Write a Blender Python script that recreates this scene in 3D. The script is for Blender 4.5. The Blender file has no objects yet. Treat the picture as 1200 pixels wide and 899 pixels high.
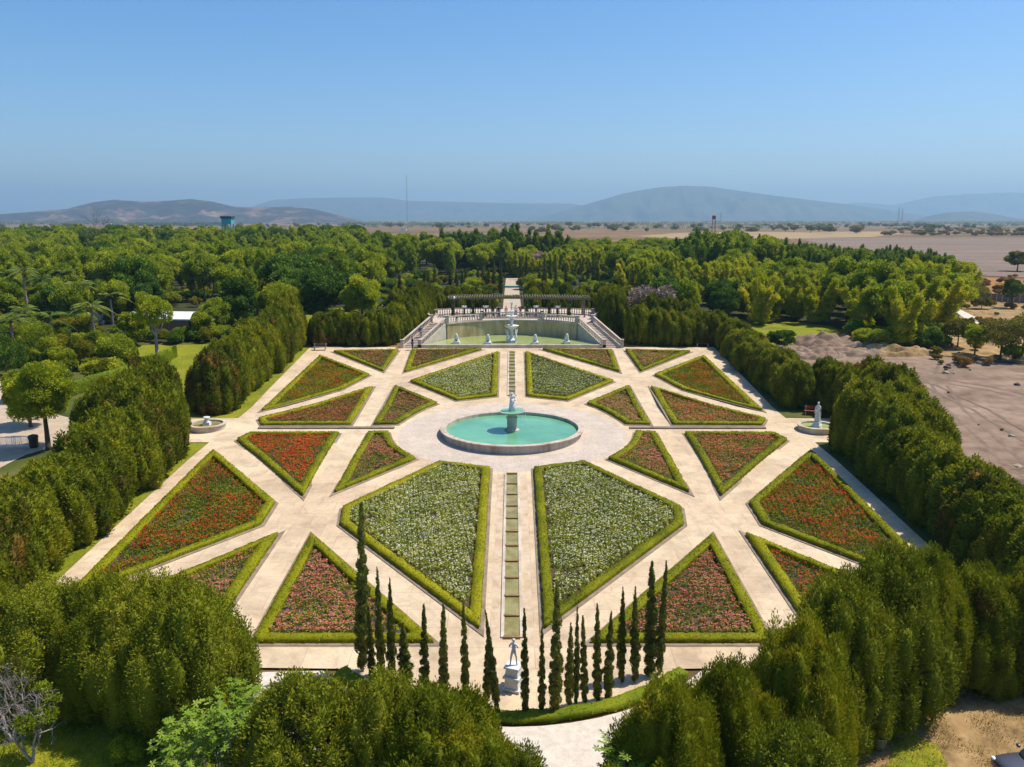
import bpy, bmesh, math, random
import numpy as np
from mathutils import Vector, Matrix, noise as mnoise

R = math.radians
SC = bpy.context.scene
COL = SC.collection
random.seed(7)
RNG = np.random.default_rng(11)

# ------------------------------------------------------------------ camera
FPX, CX, CY = 960.0, 600.0, 449.5          # focal length and centre in photo pixels
PITCH, CAMZ = R(11.28), 25.0
cam_d = bpy.data.cameras.new('camera')
cam = bpy.data.objects.new('camera', cam_d)
COL.objects.link(cam)
cam.location = (0, 0, CAMZ)
cam.rotation_euler = (R(90) - PITCH, 0, 0)
cam_d.sensor_fit = 'HORIZONTAL'
cam_d.sensor_width = 36
cam_d.lens = 36 * FPX / 1200
cam_d.clip_start = 0.5
cam_d.clip_end = 60000
SC.camera = cam

# ------------------------------------------------------------------ light
SUN_EL, SUN_AZ = R(61), R(76)              # azimuth measured from +Y towards +X
w = bpy.data.worlds.new('World')
SC.world = w
w.use_nodes = True
nt = w.node_tree
sky = nt.nodes.new('ShaderNodeTexSky')
sky.sky_type = 'NISHITA'
sky.sun_disc = False
sky.sun_elevation = SUN_EL
sky.sun_rotation = SUN_AZ
sky.altitude = 900
sky.air_density = 1.0
sky.dust_density = 2.4
sky.ozone_density = 4.0
bg = nt.nodes['Background']
bg.inputs['Strength'].default_value = 0.13
hs = nt.nodes.new('ShaderNodeHueSaturation')
hs.inputs['Saturation'].default_value = 1.3
hs.inputs['Hue'].default_value = 0.500
nt.links.new(sky.outputs[0], hs.inputs['Color'])
nt.links.new(hs.outputs[0], bg.inputs[0])
sun_d = bpy.data.lights.new('sun', 'SUN')
sun = bpy.data.objects.new('sun', sun_d)
COL.objects.link(sun)
sun_d.energy = 4.7
sun_d.angle = R(0.55)
sun_d.color = (1.0, 0.91, 0.76)
sdir = Vector((math.sin(SUN_AZ) * math.cos(SUN_EL), math.cos(SUN_AZ) * math.cos(SUN_EL), math.sin(SUN_EL)))
sun.rotation_euler = sdir.to_track_quat('Z', 'Y').to_euler()
SC.view_settings.view_transform = 'Standard'
SC.view_settings.look = 'None'
SC.view_settings.exposure = 0.36
SC.view_settings.gamma = 1.0
SC.render.engine = 'CYCLES'
SC.cycles.max_bounces = 5
SC.cycles.diffuse_bounces = 3
SC.cycles.glossy_bounces = 2
SC.cycles.transmission_bounces = 3
SC.cycles.volume_bounces = 0
SC.cycles.use_denoising = True

# ------------------------------------------------------------------ terrain height and plan helpers
KY = [-20, 60, 68, 86, 92, 115]
KZ = [-1.38, 4.15, 4.68, 5.30, 5.90, 7.96]
def gz(y):
    return float(np.interp(y, KY, KZ))
CP, SP = math.cos(PITCH), math.sin(PITCH)
def ray(px, py):
    u, v = (px - CX) / FPX, (CY - py) / FPX
    return Vector((u, CP + v * SP, -SP + v * CP))
def G(px, py, up=0.0):
    """plan position of a ground point seen in the photograph"""
    d = ray(px, py)
    lo, hi = 1.0, 16000.0
    for _ in range(60):
        m = (lo + hi) / 2
        if CAMZ + d.z / d.y * m > gz(m) + up: lo = m
        else: hi = m
    return Vector((d.x / d.y * lo, lo, gz(lo)))
def H(px, py, Y):
    """height and X seen at a pixel for a thing that stands at distance Y"""
    d = ray(px, py)
    return d.x / d.y * Y, CAMZ + d.z / d.y * Y
def proj(x, y, z):
    dz = z - CAMZ
    zc = y * CP - dz * SP
    return CX + FPX * x / zc, CY - FPX * (y * SP + dz * CP) / zc

# ------------------------------------------------------------------ materials
def mat(name):
    m = bpy.data.materials.new(name)
    m.use_nodes = True
    return m, m.node_tree.nodes, m.node_tree.links, m.node_tree.nodes['Principled BSDF']
def ramp(n, stops):
    r = n.new('ShaderNodeValToRGB')
    e = r.color_ramp.elements
    while len(e) < len(stops): e.new(0.5)
    for i, (p, c) in enumerate(stops):
        e[i].position = p
        e[i].color = (*c, 1)
    return r
def noisy(name, stops, scale=1.0, detail=6, rough=0.9, bump=0.0, bscale=None, distort=0.0, second=None, stretch=None, spec=0.2):
    m, n, l, p = mat(name)
    g = n.new('ShaderNodeNewGeometry')
    src = g.outputs['Position']
    if stretch:
        mp = n.new('ShaderNodeMapping'); mp.inputs['Scale'].default_value = stretch[:3]
        if len(stretch) > 3: mp.inputs['Rotation'].default_value = (0, 0, stretch[3])
        l.new(src, mp.inputs[0]); src = mp.outputs[0]
    t = n.new('ShaderNodeTexNoise')
    t.inputs['Scale'].default_value = scale; t.inputs['Detail'].default_value = detail
    t.inputs['Roughness'].default_value = 0.62; t.inputs['Distortion'].default_value = distort
    l.new(src, t.inputs['Vector'])
    r = ramp(n, stops); l.new(t.outputs[0], r.inputs[0])
    out = r.outputs[0]
    if second:
        sc, st, fac = second
        t2 = n.new('ShaderNodeTexNoise'); t2.inputs['Scale'].default_value = sc; t2.inputs['Detail'].default_value = 5
        l.new(g.outputs['Position'], t2.inputs['Vector'])
        r2 = ramp(n, st); l.new(t2.outputs[0], r2.inputs[0])
        mx = n.new('ShaderNodeMix'); mx.data_type = 'RGBA'; mx.blend_type = 'MULTIPLY'; mx.inputs[0].default_value = fac
        l.new(out, mx.inputs[6]); l.new(r2.outputs[0], mx.inputs[7]); out = mx.outputs[2]
    l.new(out, p.inputs['Base Color'])
    p.inputs['Roughness'].default_value = rough
    p.inputs['Specular IOR Level'].default_value = spec
    if bump:
        b = n.new('ShaderNodeBump'); b.inputs['Strength'].default_value = bump; b.inputs['Distance'].default_value = 0.05
        t3 = n.new('ShaderNodeTexNoise'); t3.inputs['Scale'].default_value = bscale or scale * 4; t3.inputs['Detail'].default_value = 6
        l.new(g.outputs['Position'], t3.inputs['Vector']); l.new(t3.outputs[0], b.inputs['Height']); l.new(b.outputs[0], p.inputs['Normal'])
    return m
def foliage(name, stops, trans=0.3, rough=0.6, nscale=0.5, tr_tint=(1.15, 1.1, 0.5), gain=1.75):
    """leaf material: colour from a per-leaf tint, an object random and a soft noise"""
    m, n, l, p = mat(name)
    a = n.new('ShaderNodeAttribute'); a.attribute_name = 'tint'
    oi = n.new('ShaderNodeObjectInfo')
    g = n.new('ShaderNodeNewGeometry')
    t = n.new('ShaderNodeTexNoise'); t.inputs['Scale'].default_value = nscale; t.inputs['Detail'].default_value = 3
    l.new(g.outputs['Position'], t.inputs['Vector'])
    def mth(op, x, y):
        k = n.new('ShaderNodeMath'); k.operation = op
        for i, v in enumerate((x, y)):
            if isinstance(v, (int, float)): k.inputs[i].default_value = v
            else: l.new(v, k.inputs[i])
        return k.outputs[0]
    v = mth('MULTIPLY', a.outputs['Fac'], 0.50)
    v = mth('ADD', v, mth('MULTIPLY', oi.outputs['Random'], 0.34))
    v = mth('ADD', v, mth('MULTIPLY', mth('SUBTRACT', t.outputs[0], 0.5), 0.9))
    v = mth('ADD', v, 0.08)
    r = ramp(n, [(q, tuple(min(.85, x * gain * (1, 1, .5)[j] * (1.1, 1, 1)[j]) for j, x in enumerate(c)) if tr_tint[2] < 1 else tuple(min(.85, x * gain) for x in c)) for q, c in stops]); l.new(v, r.inputs[0])
    l.new(r.outputs[0], p.inputs['Base Color'])
    p.inputs['Roughness'].default_value = rough
    p.inputs['Specular IOR Level'].default_value = 0.08
    tr = n.new('ShaderNodeBsdfTranslucent')
    mx = n.new('ShaderNodeMix'); mx.data_type = 'RGBA'; mx.blend_type = 'MULTIPLY'; mx.inputs[0].default_value = 1
    l.new(r.outputs[0], mx.inputs[6]); mx.inputs[7].default_value = (*tr_tint, 1)
    l.new(mx.outputs[2], tr.inputs[0])
    ms = n.new('ShaderNodeMixShader'); ms.inputs[0].default_value = trans
    l.new(p.outputs[0], ms.inputs[1]); l.new(tr.outputs[0], ms.inputs[2])
    l.new(ms.outputs[0], n['Material Output'].inputs[0])
    return m

def paving_mat():
    m, n, l, p = mat('paving_stone')
    g = n.new('ShaderNodeNewGeometry')
    br = n.new('ShaderNodeTexBrick')
    br.inputs['Scale'].default_value = 1.0
    br.inputs['Brick Width'].default_value = 2.4; br.inputs['Row Height'].default_value = 1.9
    br.inputs['Mortar Size'].default_value = 0.02; br.inputs['Mortar Smooth'].default_value = 0.4
    br.inputs['Bias'].default_value = -0.1
    br.inputs['Color1'].default_value = (0.585, 0.475, 0.335, 1)
    br.inputs['Color2'].default_value = (0.515, 0.415, 0.29, 1)
    br.inputs['Mortar'].default_value = (0.39, 0.315, 0.235, 1)
    l.new(g.outputs['Position'], br.inputs['Vector'])
    def nz(scale, a, b, lo, hi, det=8, dist=0.0):
        t = n.new('ShaderNodeTexNoise'); t.inputs['Scale'].default_value = scale; t.inputs['Detail'].default_value = det
        t.inputs['Roughness'].default_value = 0.65; t.inputs['Distortion'].default_value = dist
        l.new(g.outputs['Position'], t.inputs['Vector'])
        r = ramp(n, [(a, lo), (b, hi)]); l.new(t.outputs[0], r.inputs[0]); return r.outputs[0]
    c = br.outputs[0]
    for o in (nz(0.22, 0.36, 0.56, (0.82, 0.80, 0.80), (1.05, 1.05, 1.05), dist=1.2), nz(0.9, 0.32, 0.52, (0.84, 0.83, 0.84), (1.05, 1.04, 1.02), dist=0.8), nz(0.08, 0.42, 0.6, (0.93, 0.89, 0.86), (1.03, 1.03, 1.03)),
              nz(7.0, 0.3, 0.6, (0.92, 0.91, 0.9), (1.04, 1.04, 1.03))):
        mx = n.new('ShaderNodeMix'); mx.data_type = 'RGBA'; mx.blend_type = 'MULTIPLY'; mx.inputs[0].default_value = 1
        l.new(c, mx.inputs[6]); l.new(o, mx.inputs[7]); c = mx.outputs[2]
    l.new(c, p.inputs['Base Color'])
    p.inputs['Roughness'].default_value = 0.85
    p.inputs['Specular IOR Level'].default_value = 0.2
    return m
M = {}
M['paving'] = paving_mat()
M['plaza'] = noisy('plaza_stone', [(0.3, (0.44, 0.37, 0.31)), (0.7, (0.58, 0.49, 0.40))], 0.7, 8, second=(6, [(0.35, (0.85, 0.84, 0.83)), (0.6, (1.05, 1.05, 1.05))], 1))
M['gravel'] = noisy('gravel', [(0.3, (0.50, 0.44, 0.38)), (0.7, (0.66, 0.60, 0.53))], 3, 9, bump=0.4, bscale=9)
M['tan_gravel'] = noisy('tan_gravel', [(0.3, (0.36, 0.28, 0.20)), (0.7, (0.50, 0.41, 0.31))], 0.8, 9, bump=0.4, bscale=9)
M['kerb'] = noisy('kerb_stone', [(0.3, (0.17, 0.13, 0.09)), (0.7, (0.30, 0.24, 0.18))], 1.5, 6)
M['soil'] = noisy('soil', [(0.3, (0.045, 0.03, 0.018)), (0.7, (0.10, 0.07, 0.045))], 2, 8, bump=0.5)
M['stone'] = noisy('limestone', [(0.3, (0.42, 0.36, 0.29)), (0.7, (0.60, 0.53, 0.45))], 1.2, 8, second=(0.5, [(0.35, (0.8, 0.77, 0.72)), (0.6, (1.05, 1.05, 1.05))], 1))
M['pale_stone'] = noisy('pale_stone', [(0.3, (0.50, 0.52, 0.53)), (0.7, (0.72, 0.73, 0.72))], 2.2, 8)
M['rim_stone'] = noisy('rim_stone', [(0.32, (0.30, 0.23, 0.16)), (0.5, (0.46, 0.39, 0.32)), (0.7, (0.56, 0.49, 0.42))], 1.6, 8, stretch=(1, 1, 0.25))
M['wall_stone'] = noisy('weathered_wall', [(0.28, (0.22, 0.18, 0.08)), (0.5, (0.42, 0.34, 0.19)), (0.72, (0.58, 0.48, 0.32))], 0.9, 9, stretch=(1, 1, 0.18))
M['side_wall'] = noisy('plastered_wall', [(0.3, (0.36, 0.33, 0.27)), (0.7, (0.52, 0.48, 0.41))], 0.9, 8)
M['lawn'] = noisy('lawn', [(0.25, (0.11, 0.135, 0.006)), (0.5, (0.18, 0.20, 0.008)), (0.75, (0.27, 0.25, 0.015))], 0.25, 8, bump=0.6, bscale=5, second=(4, [(0.3, (0.75, 0.8, 0.7)), (0.65, (1.15, 1.1, 1.1))], 1))
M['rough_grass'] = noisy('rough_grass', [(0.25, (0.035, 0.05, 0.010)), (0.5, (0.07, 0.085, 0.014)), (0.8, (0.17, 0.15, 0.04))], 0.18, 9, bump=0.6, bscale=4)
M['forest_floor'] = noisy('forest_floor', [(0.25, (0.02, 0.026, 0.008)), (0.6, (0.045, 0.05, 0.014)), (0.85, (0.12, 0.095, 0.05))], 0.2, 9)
M['dry'] = noisy('dry_plain', [(0.25, (0.07, 0.06, 0.025)), (0.42, (0.13, 0.085, 0.035)), (0.56, (0.23, 0.135, 0.055)), (0.72, (0.06, 0.06, 0.025))], 0.007, 10, stretch=(0.35, 1, 1), second=(0.07, [(0.3, (0.62, 0.66, 0.6)), (0.6, (1.1, 1.08, 1.05))], 1))
M['straw'] = noisy('straw_field', [(0.25, (0.24, 0.17, 0.08)), (0.75, (0.38, 0.27, 0.13))], 0.03, 8)
M['bare'] = noisy('bare_earth', [(0.25, (0.105, 0.072, 0.048)), (0.45, (0.205, 0.142, 0.100)), (0.7, (0.31, 0.225, 0.165))], 0.055, 10, bump=0.5, bscale=0.8,
                  second=(0.7, [(0.3, (0.74, 0.72, 0.68)), (0.6, (1.1, 1.1, 1.1))], 1), stretch=(1, 2.2, 1, R(25)), distort=0.8)
M['plough'] = noisy('ploughed_field', [(0.3, (0.135, 0.098, 0.072)), (0.7, (0.235, 0.172, 0.130))], 0.02, 9, stretch=(0.25, 3, 1, R(-6)), second=(0.3, [(0.3, (0.85, 0.83, 0.8)), (0.6, (1.08, 1.08, 1.08))], 1))
M['dry_dirt'] = noisy('straw_dirt', [(0.30, (0.10, 0.065, 0.03)), (0.48, (0.27, 0.175, 0.075)), (0.7, (0.42, 0.29, 0.14))], 0.7, 9, bump=0.7, bscale=6)
M['orange_scrub'] = noisy('orange_scrub', [(0.3, (0.20, 0.10, 0.03)), (0.7, (0.36, 0.19, 0.06))], 0.1, 8)
M['bark'] = noisy('bark', [(0.3, (0.07, 0.05, 0.035)), (0.7, (0.16, 0.12, 0.09))], 4, 6)
M['grey_bark'] = noisy('grey_bark', [(0.3, (0.22, 0.18, 0.17)), (0.7, (0.40, 0.35, 0.33))], 4, 6)
M['tan_wood'] = noisy('weathered_wood', [(0.3, (0.13, 0.10, 0.085)), (0.7, (0.26, 0.21, 0.17))], 3, 6)
M['hedge'] = foliage('box_hedge_leaves', [(0.1, (0.070, 0.088, 0.006)), (0.45, (0.135, 0.152, 0.008)), (0.9, (0.215, 0.215, 0.015))], 0.25, gain=1.6)
M['thuja'] = foliage('conifer_leaves', [(0.16, (0.10, 0.07, 0.025)), (0.23, (0.028, 0.040, 0.004)), (0.45, (0.062, 0.084, 0.008)), (0.75, (0.112, 0.125, 0.012)), (0.95, (0.17, 0.155, 0.02))], 0.34, gain=2.1)
M['thuja2'] = foliage('olive_conifer_leaves', [(0.1, (0.038, 0.055, 0.006)), (0.45, (0.085, 0.108, 0.012)), (0.75, (0.140, 0.155, 0.02)), (0.95, (0.20, 0.18, 0.035))], 0.25, gain=1.9)
M['cypress'] = foliage('cypress_leaves', [(0.1, (0.018, 0.026, 0.010)), (0.5, (0.038, 0.050, 0.018)), (0.9, (0.085, 0.085, 0.035))], 0.15, gain=3.6)
M['broad'] = foliage('broadleaf_leaves', [(0.1, (0.028, 0.052, 0.006)), (0.45, (0.068, 0.100, 0.010)), (0.9, (0.145, 0.165, 0.018))], 0.38, gain=2.6)
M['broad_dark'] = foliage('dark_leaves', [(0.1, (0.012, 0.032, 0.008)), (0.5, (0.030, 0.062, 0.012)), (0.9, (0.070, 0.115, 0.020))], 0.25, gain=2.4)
M['broad_light'] = foliage('light_leaves', [(0.1, (0.050, 0.075, 0.008)), (0.5, (0.105, 0.145, 0.016)), (0.9, (0.185, 0.205, 0.028))], 0.40, gain=2.3)
M['bamboo'] = foliage('bamboo_leaves', [(0.1, (0.058, 0.080, 0.008)), (0.45, (0.125, 0.155, 0.012)), (0.75, (0.19, 0.20, 0.02)), (0.95, (0.29, 0.25, 0.04))], 0.40, gain=2.4)
M['bamboo_dark'] = foliage('dark_bamboo_leaves', [(0.1, (0.020, 0.045, 0.006)), (0.5, (0.05, 0.09, 0.012)), (0.9, (0.12, 0.16, 0.02))], 0.3, gain=2.0)
M['yellow'] = foliage('yellow_leaves', [(0.1, (0.055, 0.075, 0.008)), (0.5, (0.115, 0.125, 0.012)), (0.9, (0.22, 0.18, 0.02))], 0.35)
M['palm'] = foliage('palm_leaves', [(0.1, (0.022, 0.042, 0.012)), (0.5, (0.045, 0.072, 0.022)), (0.9, (0.09, 0.11, 0.045))], 0.25, gain=2.4)
M['olive_far'] = foliage('far_leaves', [(0.1, (0.045, 0.055, 0.02)), (0.5, (0.085, 0.09, 0.03)), (0.9, (0.14, 0.13, 0.05))], 0.25, gain=2.2)
M['scrub'] = foliage('dry_scrub_leaves', [(0.1, (0.09, 0.065, 0.04)), (0.5, (0.15, 0.10, 0.06)), (0.9, (0.22, 0.15, 0.08))], 0.25)
M['straw_grass'] = foliage('straw_grass_blades', [(0.1, (0.22, 0.15, 0.06)), (0.9, (0.42, 0.31, 0.14))], 0.3, tr_tint=(1, 1, 1), gain=1.0)
M['pink_bloom'] = foliage('pink_blossom', [(0.1, (0.35, 0.18, 0.22)), (0.5, (0.50, 0.28, 0.34)), (0.9, (0.65, 0.42, 0.48))], 0.3, tr_tint=(1, 1, 1), gain=1.0)
M['thuja_brown'] = foliage('brown_twig_leaves', [(0.1, (0.10, 0.08, 0.06)), (0.9, (0.26, 0.20, 0.16))], 0.2, tr_tint=(1, 1, 1))
M['plant_green'] = foliage('bedding_leaves', [(0.1, (0.045, 0.075, 0.008)), (0.5, (0.095, 0.135, 0.014)), (0.9, (0.165, 0.195, 0.025))], 0.3, gain=2.0)
M['plant_grey'] = foliage('pale_bedding_leaves', [(0.1, (0.060, 0.085, 0.018)), (0.5, (0.125, 0.155, 0.035)), (0.9, (0.22, 0.24, 0.075))], 0.3, gain=2.1)
M['big_leaf'] = foliage('large_pale_leaves', [(0.1, (0.06, 0.11, 0.02)), (0.5, (0.10, 0.17, 0.035)), (0.9, (0.17, 0.23, 0.07))], 0.3)
def flat(name, c, rough=0.8, metal=0.0):
    m, n, l, p = mat(name)
    g = n.new('ShaderNodeNewGeometry')
    t = n.new('ShaderNodeTexNoise'); t.inputs['Scale'].default_value = 3; t.inputs['Detail'].default_value = 5
    l.new(g.outputs['Position'], t.inputs['Vector'])
    r = ramp(n, [(0.3, tuple(v * 0.82 for v in c)), (0.7, tuple(min(1, v * 1.12) for v in c))]); l.new(t.outputs[0], r.inputs[0])
    l.new(r.outputs[0], p.inputs['Base Color'])
    p.inputs['Roughness'].default_value = rough; p.inputs['Metallic'].default_value = metal
    return m
def petals(name, cols):
    return foliage(name, cols, 0.25, tr_tint=(1, 1, 1), gain=1.15)
M['fl_white'] = petals('white_petals', [(0.1, (0.50, 0.49, 0.34)), (0.9, (0.78, 0.76, 0.60))])
M['fl_red'] = petals('red_petals', [(0.1, (0.36, 0.015, 0.01)), (0.9, (0.62, 0.05, 0.02))])
M['fl_orange'] = petals('orange_petals', [(0.1, (0.46, 0.035, 0.008)), (0.9, (0.74, 0.12, 0.02))])
M['fl_pink'] = petals('pink_petals', [(0.1, (0.38, 0.08, 0.07)), (0.9, (0.62, 0.25, 0.21))])
M['fl_salmon'] = petals('salmon_petals', [(0.1, (0.40, 0.11, 0.06)), (0.9, (0.62, 0.26, 0.17))])

def water_mat(name, c, c2, scale=0.3, rough=0.07):
    m, n, l, p = mat(name)
    g = n.new('ShaderNodeNewGeometry')
    t = n.new('ShaderNodeTexNoise'); t.inputs['Scale'].default_value = scale; t.inputs['Detail'].default_value = 6
    l.new(g.outputs['Position'], t.inputs['Vector'])
    r = ramp(n, [(0.35, c), (0.65, c2)]); l.new(t.outputs[0], r.inputs[0]); l.new(r.outputs[0], p.inputs['Base Color'])
    p.inputs['Roughness'].default_value = rough; p.inputs['IOR'].default_value = 1.33
    b = n.new('ShaderNodeBump'); b.inputs['Strength'].default_value = 0.25; b.inputs['Distance'].default_value = 0.03
    t2 = n.new('ShaderNodeTexNoise'); t2.inputs['Scale'].default_value = 2.2; t2.inputs['Detail'].default_value = 3
    l.new(g.outputs['Position'], t2.inputs['Vector']); l.new(t2.outputs[0], b.inputs['Height']); l.new(b.outputs[0], p.inputs['Normal'])
    return m
M['water_teal'] = water_mat('turquoise_water', (0.10, 0.30, 0.175), (0.155, 0.40, 0.245))
M['water_green'] = water_mat('green_water', (0.27, 0.34, 0.11), (0.35, 0.41, 0.16))
M['water_amber'] = water_mat('amber_water', (0.20, 0.17, 0.055), (0.30, 0.27, 0.11), 1.5)
M['spray'] = flat('water_spray', (0.85, 0.9, 0.92), 0.3)
M['black'] = flat('black_plastic', (0.02, 0.02, 0.022), 0.5)
M['grey_metal'] = flat('grey_metal', (0.35, 0.36, 0.38), 0.45, 0.4)
M['white_paint'] = flat('white_paint', (0.75, 0.76, 0.78), 0.6)
M['teal_paint'] = flat('teal_paint', (0.03, 0.42, 0.45), 0.6)
M['roof_dark'] = flat('dark_roof', (0.05, 0.04, 0.04), 0.8)
M['render_wall'] = flat('wall_render', (0.55, 0.50, 0.42), 0.9)
M['window_dark'] = flat('window_glass', (0.03, 0.05, 0.06), 0.15)
M['brick'] = flat('brown_brick', (0.22, 0.12, 0.07), 0.9)
M['rusty'] = flat('rust_red_metal', (0.25, 0.06, 0.03), 0.7)
M['skin'] = flat('skin', (0.42, 0.24, 0.16), 0.6)
M['hair'] = flat('dark_hair', (0.02, 0.015, 0.01), 0.6)
for nme, c in (('blue', (0.06, 0.12, 0.40)), ('navy', (0.015, 0.02, 0.07)), ('maroon', (0.22, 0.02, 0.03)), ('whitecloth', (0.75, 0.75, 0.75)), ('pinkcloth', (0.62, 0.30, 0.28)), ('jeans', (0.04, 0.06, 0.13)), ('khaki', (0.30, 0.24, 0.15))):
    M['cloth_' + nme] = flat(nme + '_cloth', c, 0.9)
m, n, l, p = mat('dark_car_paint')
p.inputs['Base Color'].default_value = (0.11, 0.12, 0.16, 1); p.inputs['Metallic'].default_value = 0.5; p.inputs['Roughness'].default_value = 0.32
M['car_paint'] = m

# ------------------------------------------------------------------ mesh tools
class MB:
    def __init__(s): s.v = []; s.f = []; s.mi = []
    def add(s, vs, fs, mi=0):
        o = len(s.v); s.v += [tuple(v) for v in vs]; s.f += [tuple(i + o for i in f) for f in fs]; s.mi += [mi] * len(fs)
    def box(s, x0, y0, z0, x1, y1, z1, mi=0, M4=None, taper=0):
        t = taper
        vs = [(x0, y0, z0), (x1, y0, z0), (x1, y1, z0), (x0, y1, z0), (x0 + t, y0 + t, z1), (x1 - t, y0 + t, z1), (x1 - t, y1 - t, z1), (x0 + t, y1 - t, z1)]
        if M4: vs = [M4 @ Vector(v) for v in vs]
        s.add(vs, [(3, 2, 1, 0), (4, 5, 6, 7), (0, 1, 5, 4), (1, 2, 6, 5), (2, 3, 7, 6), (3, 0, 4, 7)], mi)
    def beam(s, a, b, wd, ht, mi=0):
        """box from a to b (centre line of its underside), vertical sides"""
        a, b = Vector(a), Vector(b); d = b - a; h = Vector((d.x, d.y, 0)).normalized(); nrm = Vector((-h.y, h.x, 0)) * wd / 2; u = Vector((0, 0, ht))
        vs = [a - nrm, b - nrm, b + nrm, a + nrm]; vs += [v + u for v in vs]
        s.add(vs, [(3, 2, 1, 0), (4, 5, 6, 7), (0, 1, 5, 4), (1, 2, 6, 5), (2, 3, 7, 6), (3, 0, 4, 7)], mi)
    def tube(s, pts, rads, n=8, mi=0, cap=True):
        pts = [Vector(p) for p in pts]; rings = []
        for i, p in enumerate(pts):
            d = (pts[min(i + 1, len(pts) - 1)] - pts[max(i - 1, 0)]).normalized()
            a = d.orthogonal().normalized(); b = d.cross(a)
            rings.append([p + (a * math.cos(2 * math.pi * k / n) + b * math.sin(2 * math.pi * k / n)) * rads[i] for k in range(n)])
        # keep rings aligned
        for i in range(1, len(rings)):
            best = min(range(n), key=lambda o: sum((rings[i][(k + o) % n] - pts[i] - (rings[i - 1][k] - pts[i - 1])).length for k in range(0, n, 2)))
            rings[i] = [rings[i][(k + best) % n] for k in range(n)]
        vs = [v for r_ in rings for v in r_]; fs = []
        for i in range(len(rings) - 1):
            for k in range(n):
                fs.append((i * n + k, i * n + (k + 1) % n, (i + 1) * n + (k + 1) % n, (i + 1) * n + k))
        if cap: fs += [tuple(range(n - 1, -1, -1)), tuple((len(rings) - 1) * n + k for k in range(n))]
        s.add(vs, fs, mi)
    def lathe(s, prof, n=24, c=(0, 0, 0), mi=0, sy=1.0, wob=0.0):
        vs = []; fs = []
        for r_, z in prof:
            for k in range(n):
                a = 2 * math.pi * k / n; q = r_ * (1 + wob * math.sin(a * 8))
                vs.append((c[0] + q * math.cos(a), c[1] + q * sy * math.sin(a), c[2] + z))
        for i in range(len(prof) - 1):
            for k in range(n):
                fs.append((i * n + k, i * n + (k + 1) % n, (i + 1) * n + (k + 1) % n, (i + 1) * n + k))
        if prof[0][0] > 1e-4: fs.append(tuple(range(n - 1, -1, -1)))
        if prof[-1][0] > 1e-4 and prof[0][0] > 1e-3: fs.append(tuple((len(prof) - 1) * n + k for k in range(n)))
        s.add(vs, fs, mi)
    def ico(s, c, r, sub=1, mi=0, jit=0.0):
        bm = bmesh.new(); bmesh.ops.create_icosphere(bm, subdivisions=sub, radius=1)
        vs = []
        for v in bm.verts:
            k = 1 + jit * mnoise.noise(Vector(v.co) * 2.3 + Vector(c))
            vs.append((c[0] + v.co.x * r[0] * k, c[1] + v.co.y * r[1] * k, c[2] + v.co.z * r[2] * k))
        fs = [tuple(v.index for v in f.verts) for f in bm.faces]; bm.free(); s.add(vs, fs, mi)
    def mesh(s, name, mats, smooth=False):
        me = bpy.data.meshes.new(name); me.from_pydata(s.v, [], s.f)
        for m_ in (mats if isinstance(mats, (list, tuple)) else [mats]): me.materials.append(m_)
        me.polygons.foreach_set('material_index', s.mi)
        if smooth: me.polygons.foreach_set('use_smooth', [True] * len(s.f))
        me.update(); return me
    def build(s, name, mats, parent=None, smooth=False, loc=None):
        return link(name, s.mesh(name, mats, smooth), parent, loc)
def link(name, data, parent=None, loc=None, rz=0, scale=None):
    o = bpy.data.objects.new(name, data); COL.objects.link(o)
    if parent: o.parent = parent
    if loc is not None: o.location = loc
    if rz: o.rotation_euler = (0, 0, rz)
    if scale is not None: o.scale = scale
    return o
def tag(o, label=None, cat=None, group=None, kind=None):
    if label: o['label'] = label
    if cat: o['category'] = cat
    if group: o['group'] = group
    if kind: o['kind'] = kind
    return o
def empty(name, loc, label, cat, group=None, rz=0, scale=None):
    o = link(name, None, None, loc, rz, scale); o.empty_display_size = 0.3
    return tag(o, label, cat, group)

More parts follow.
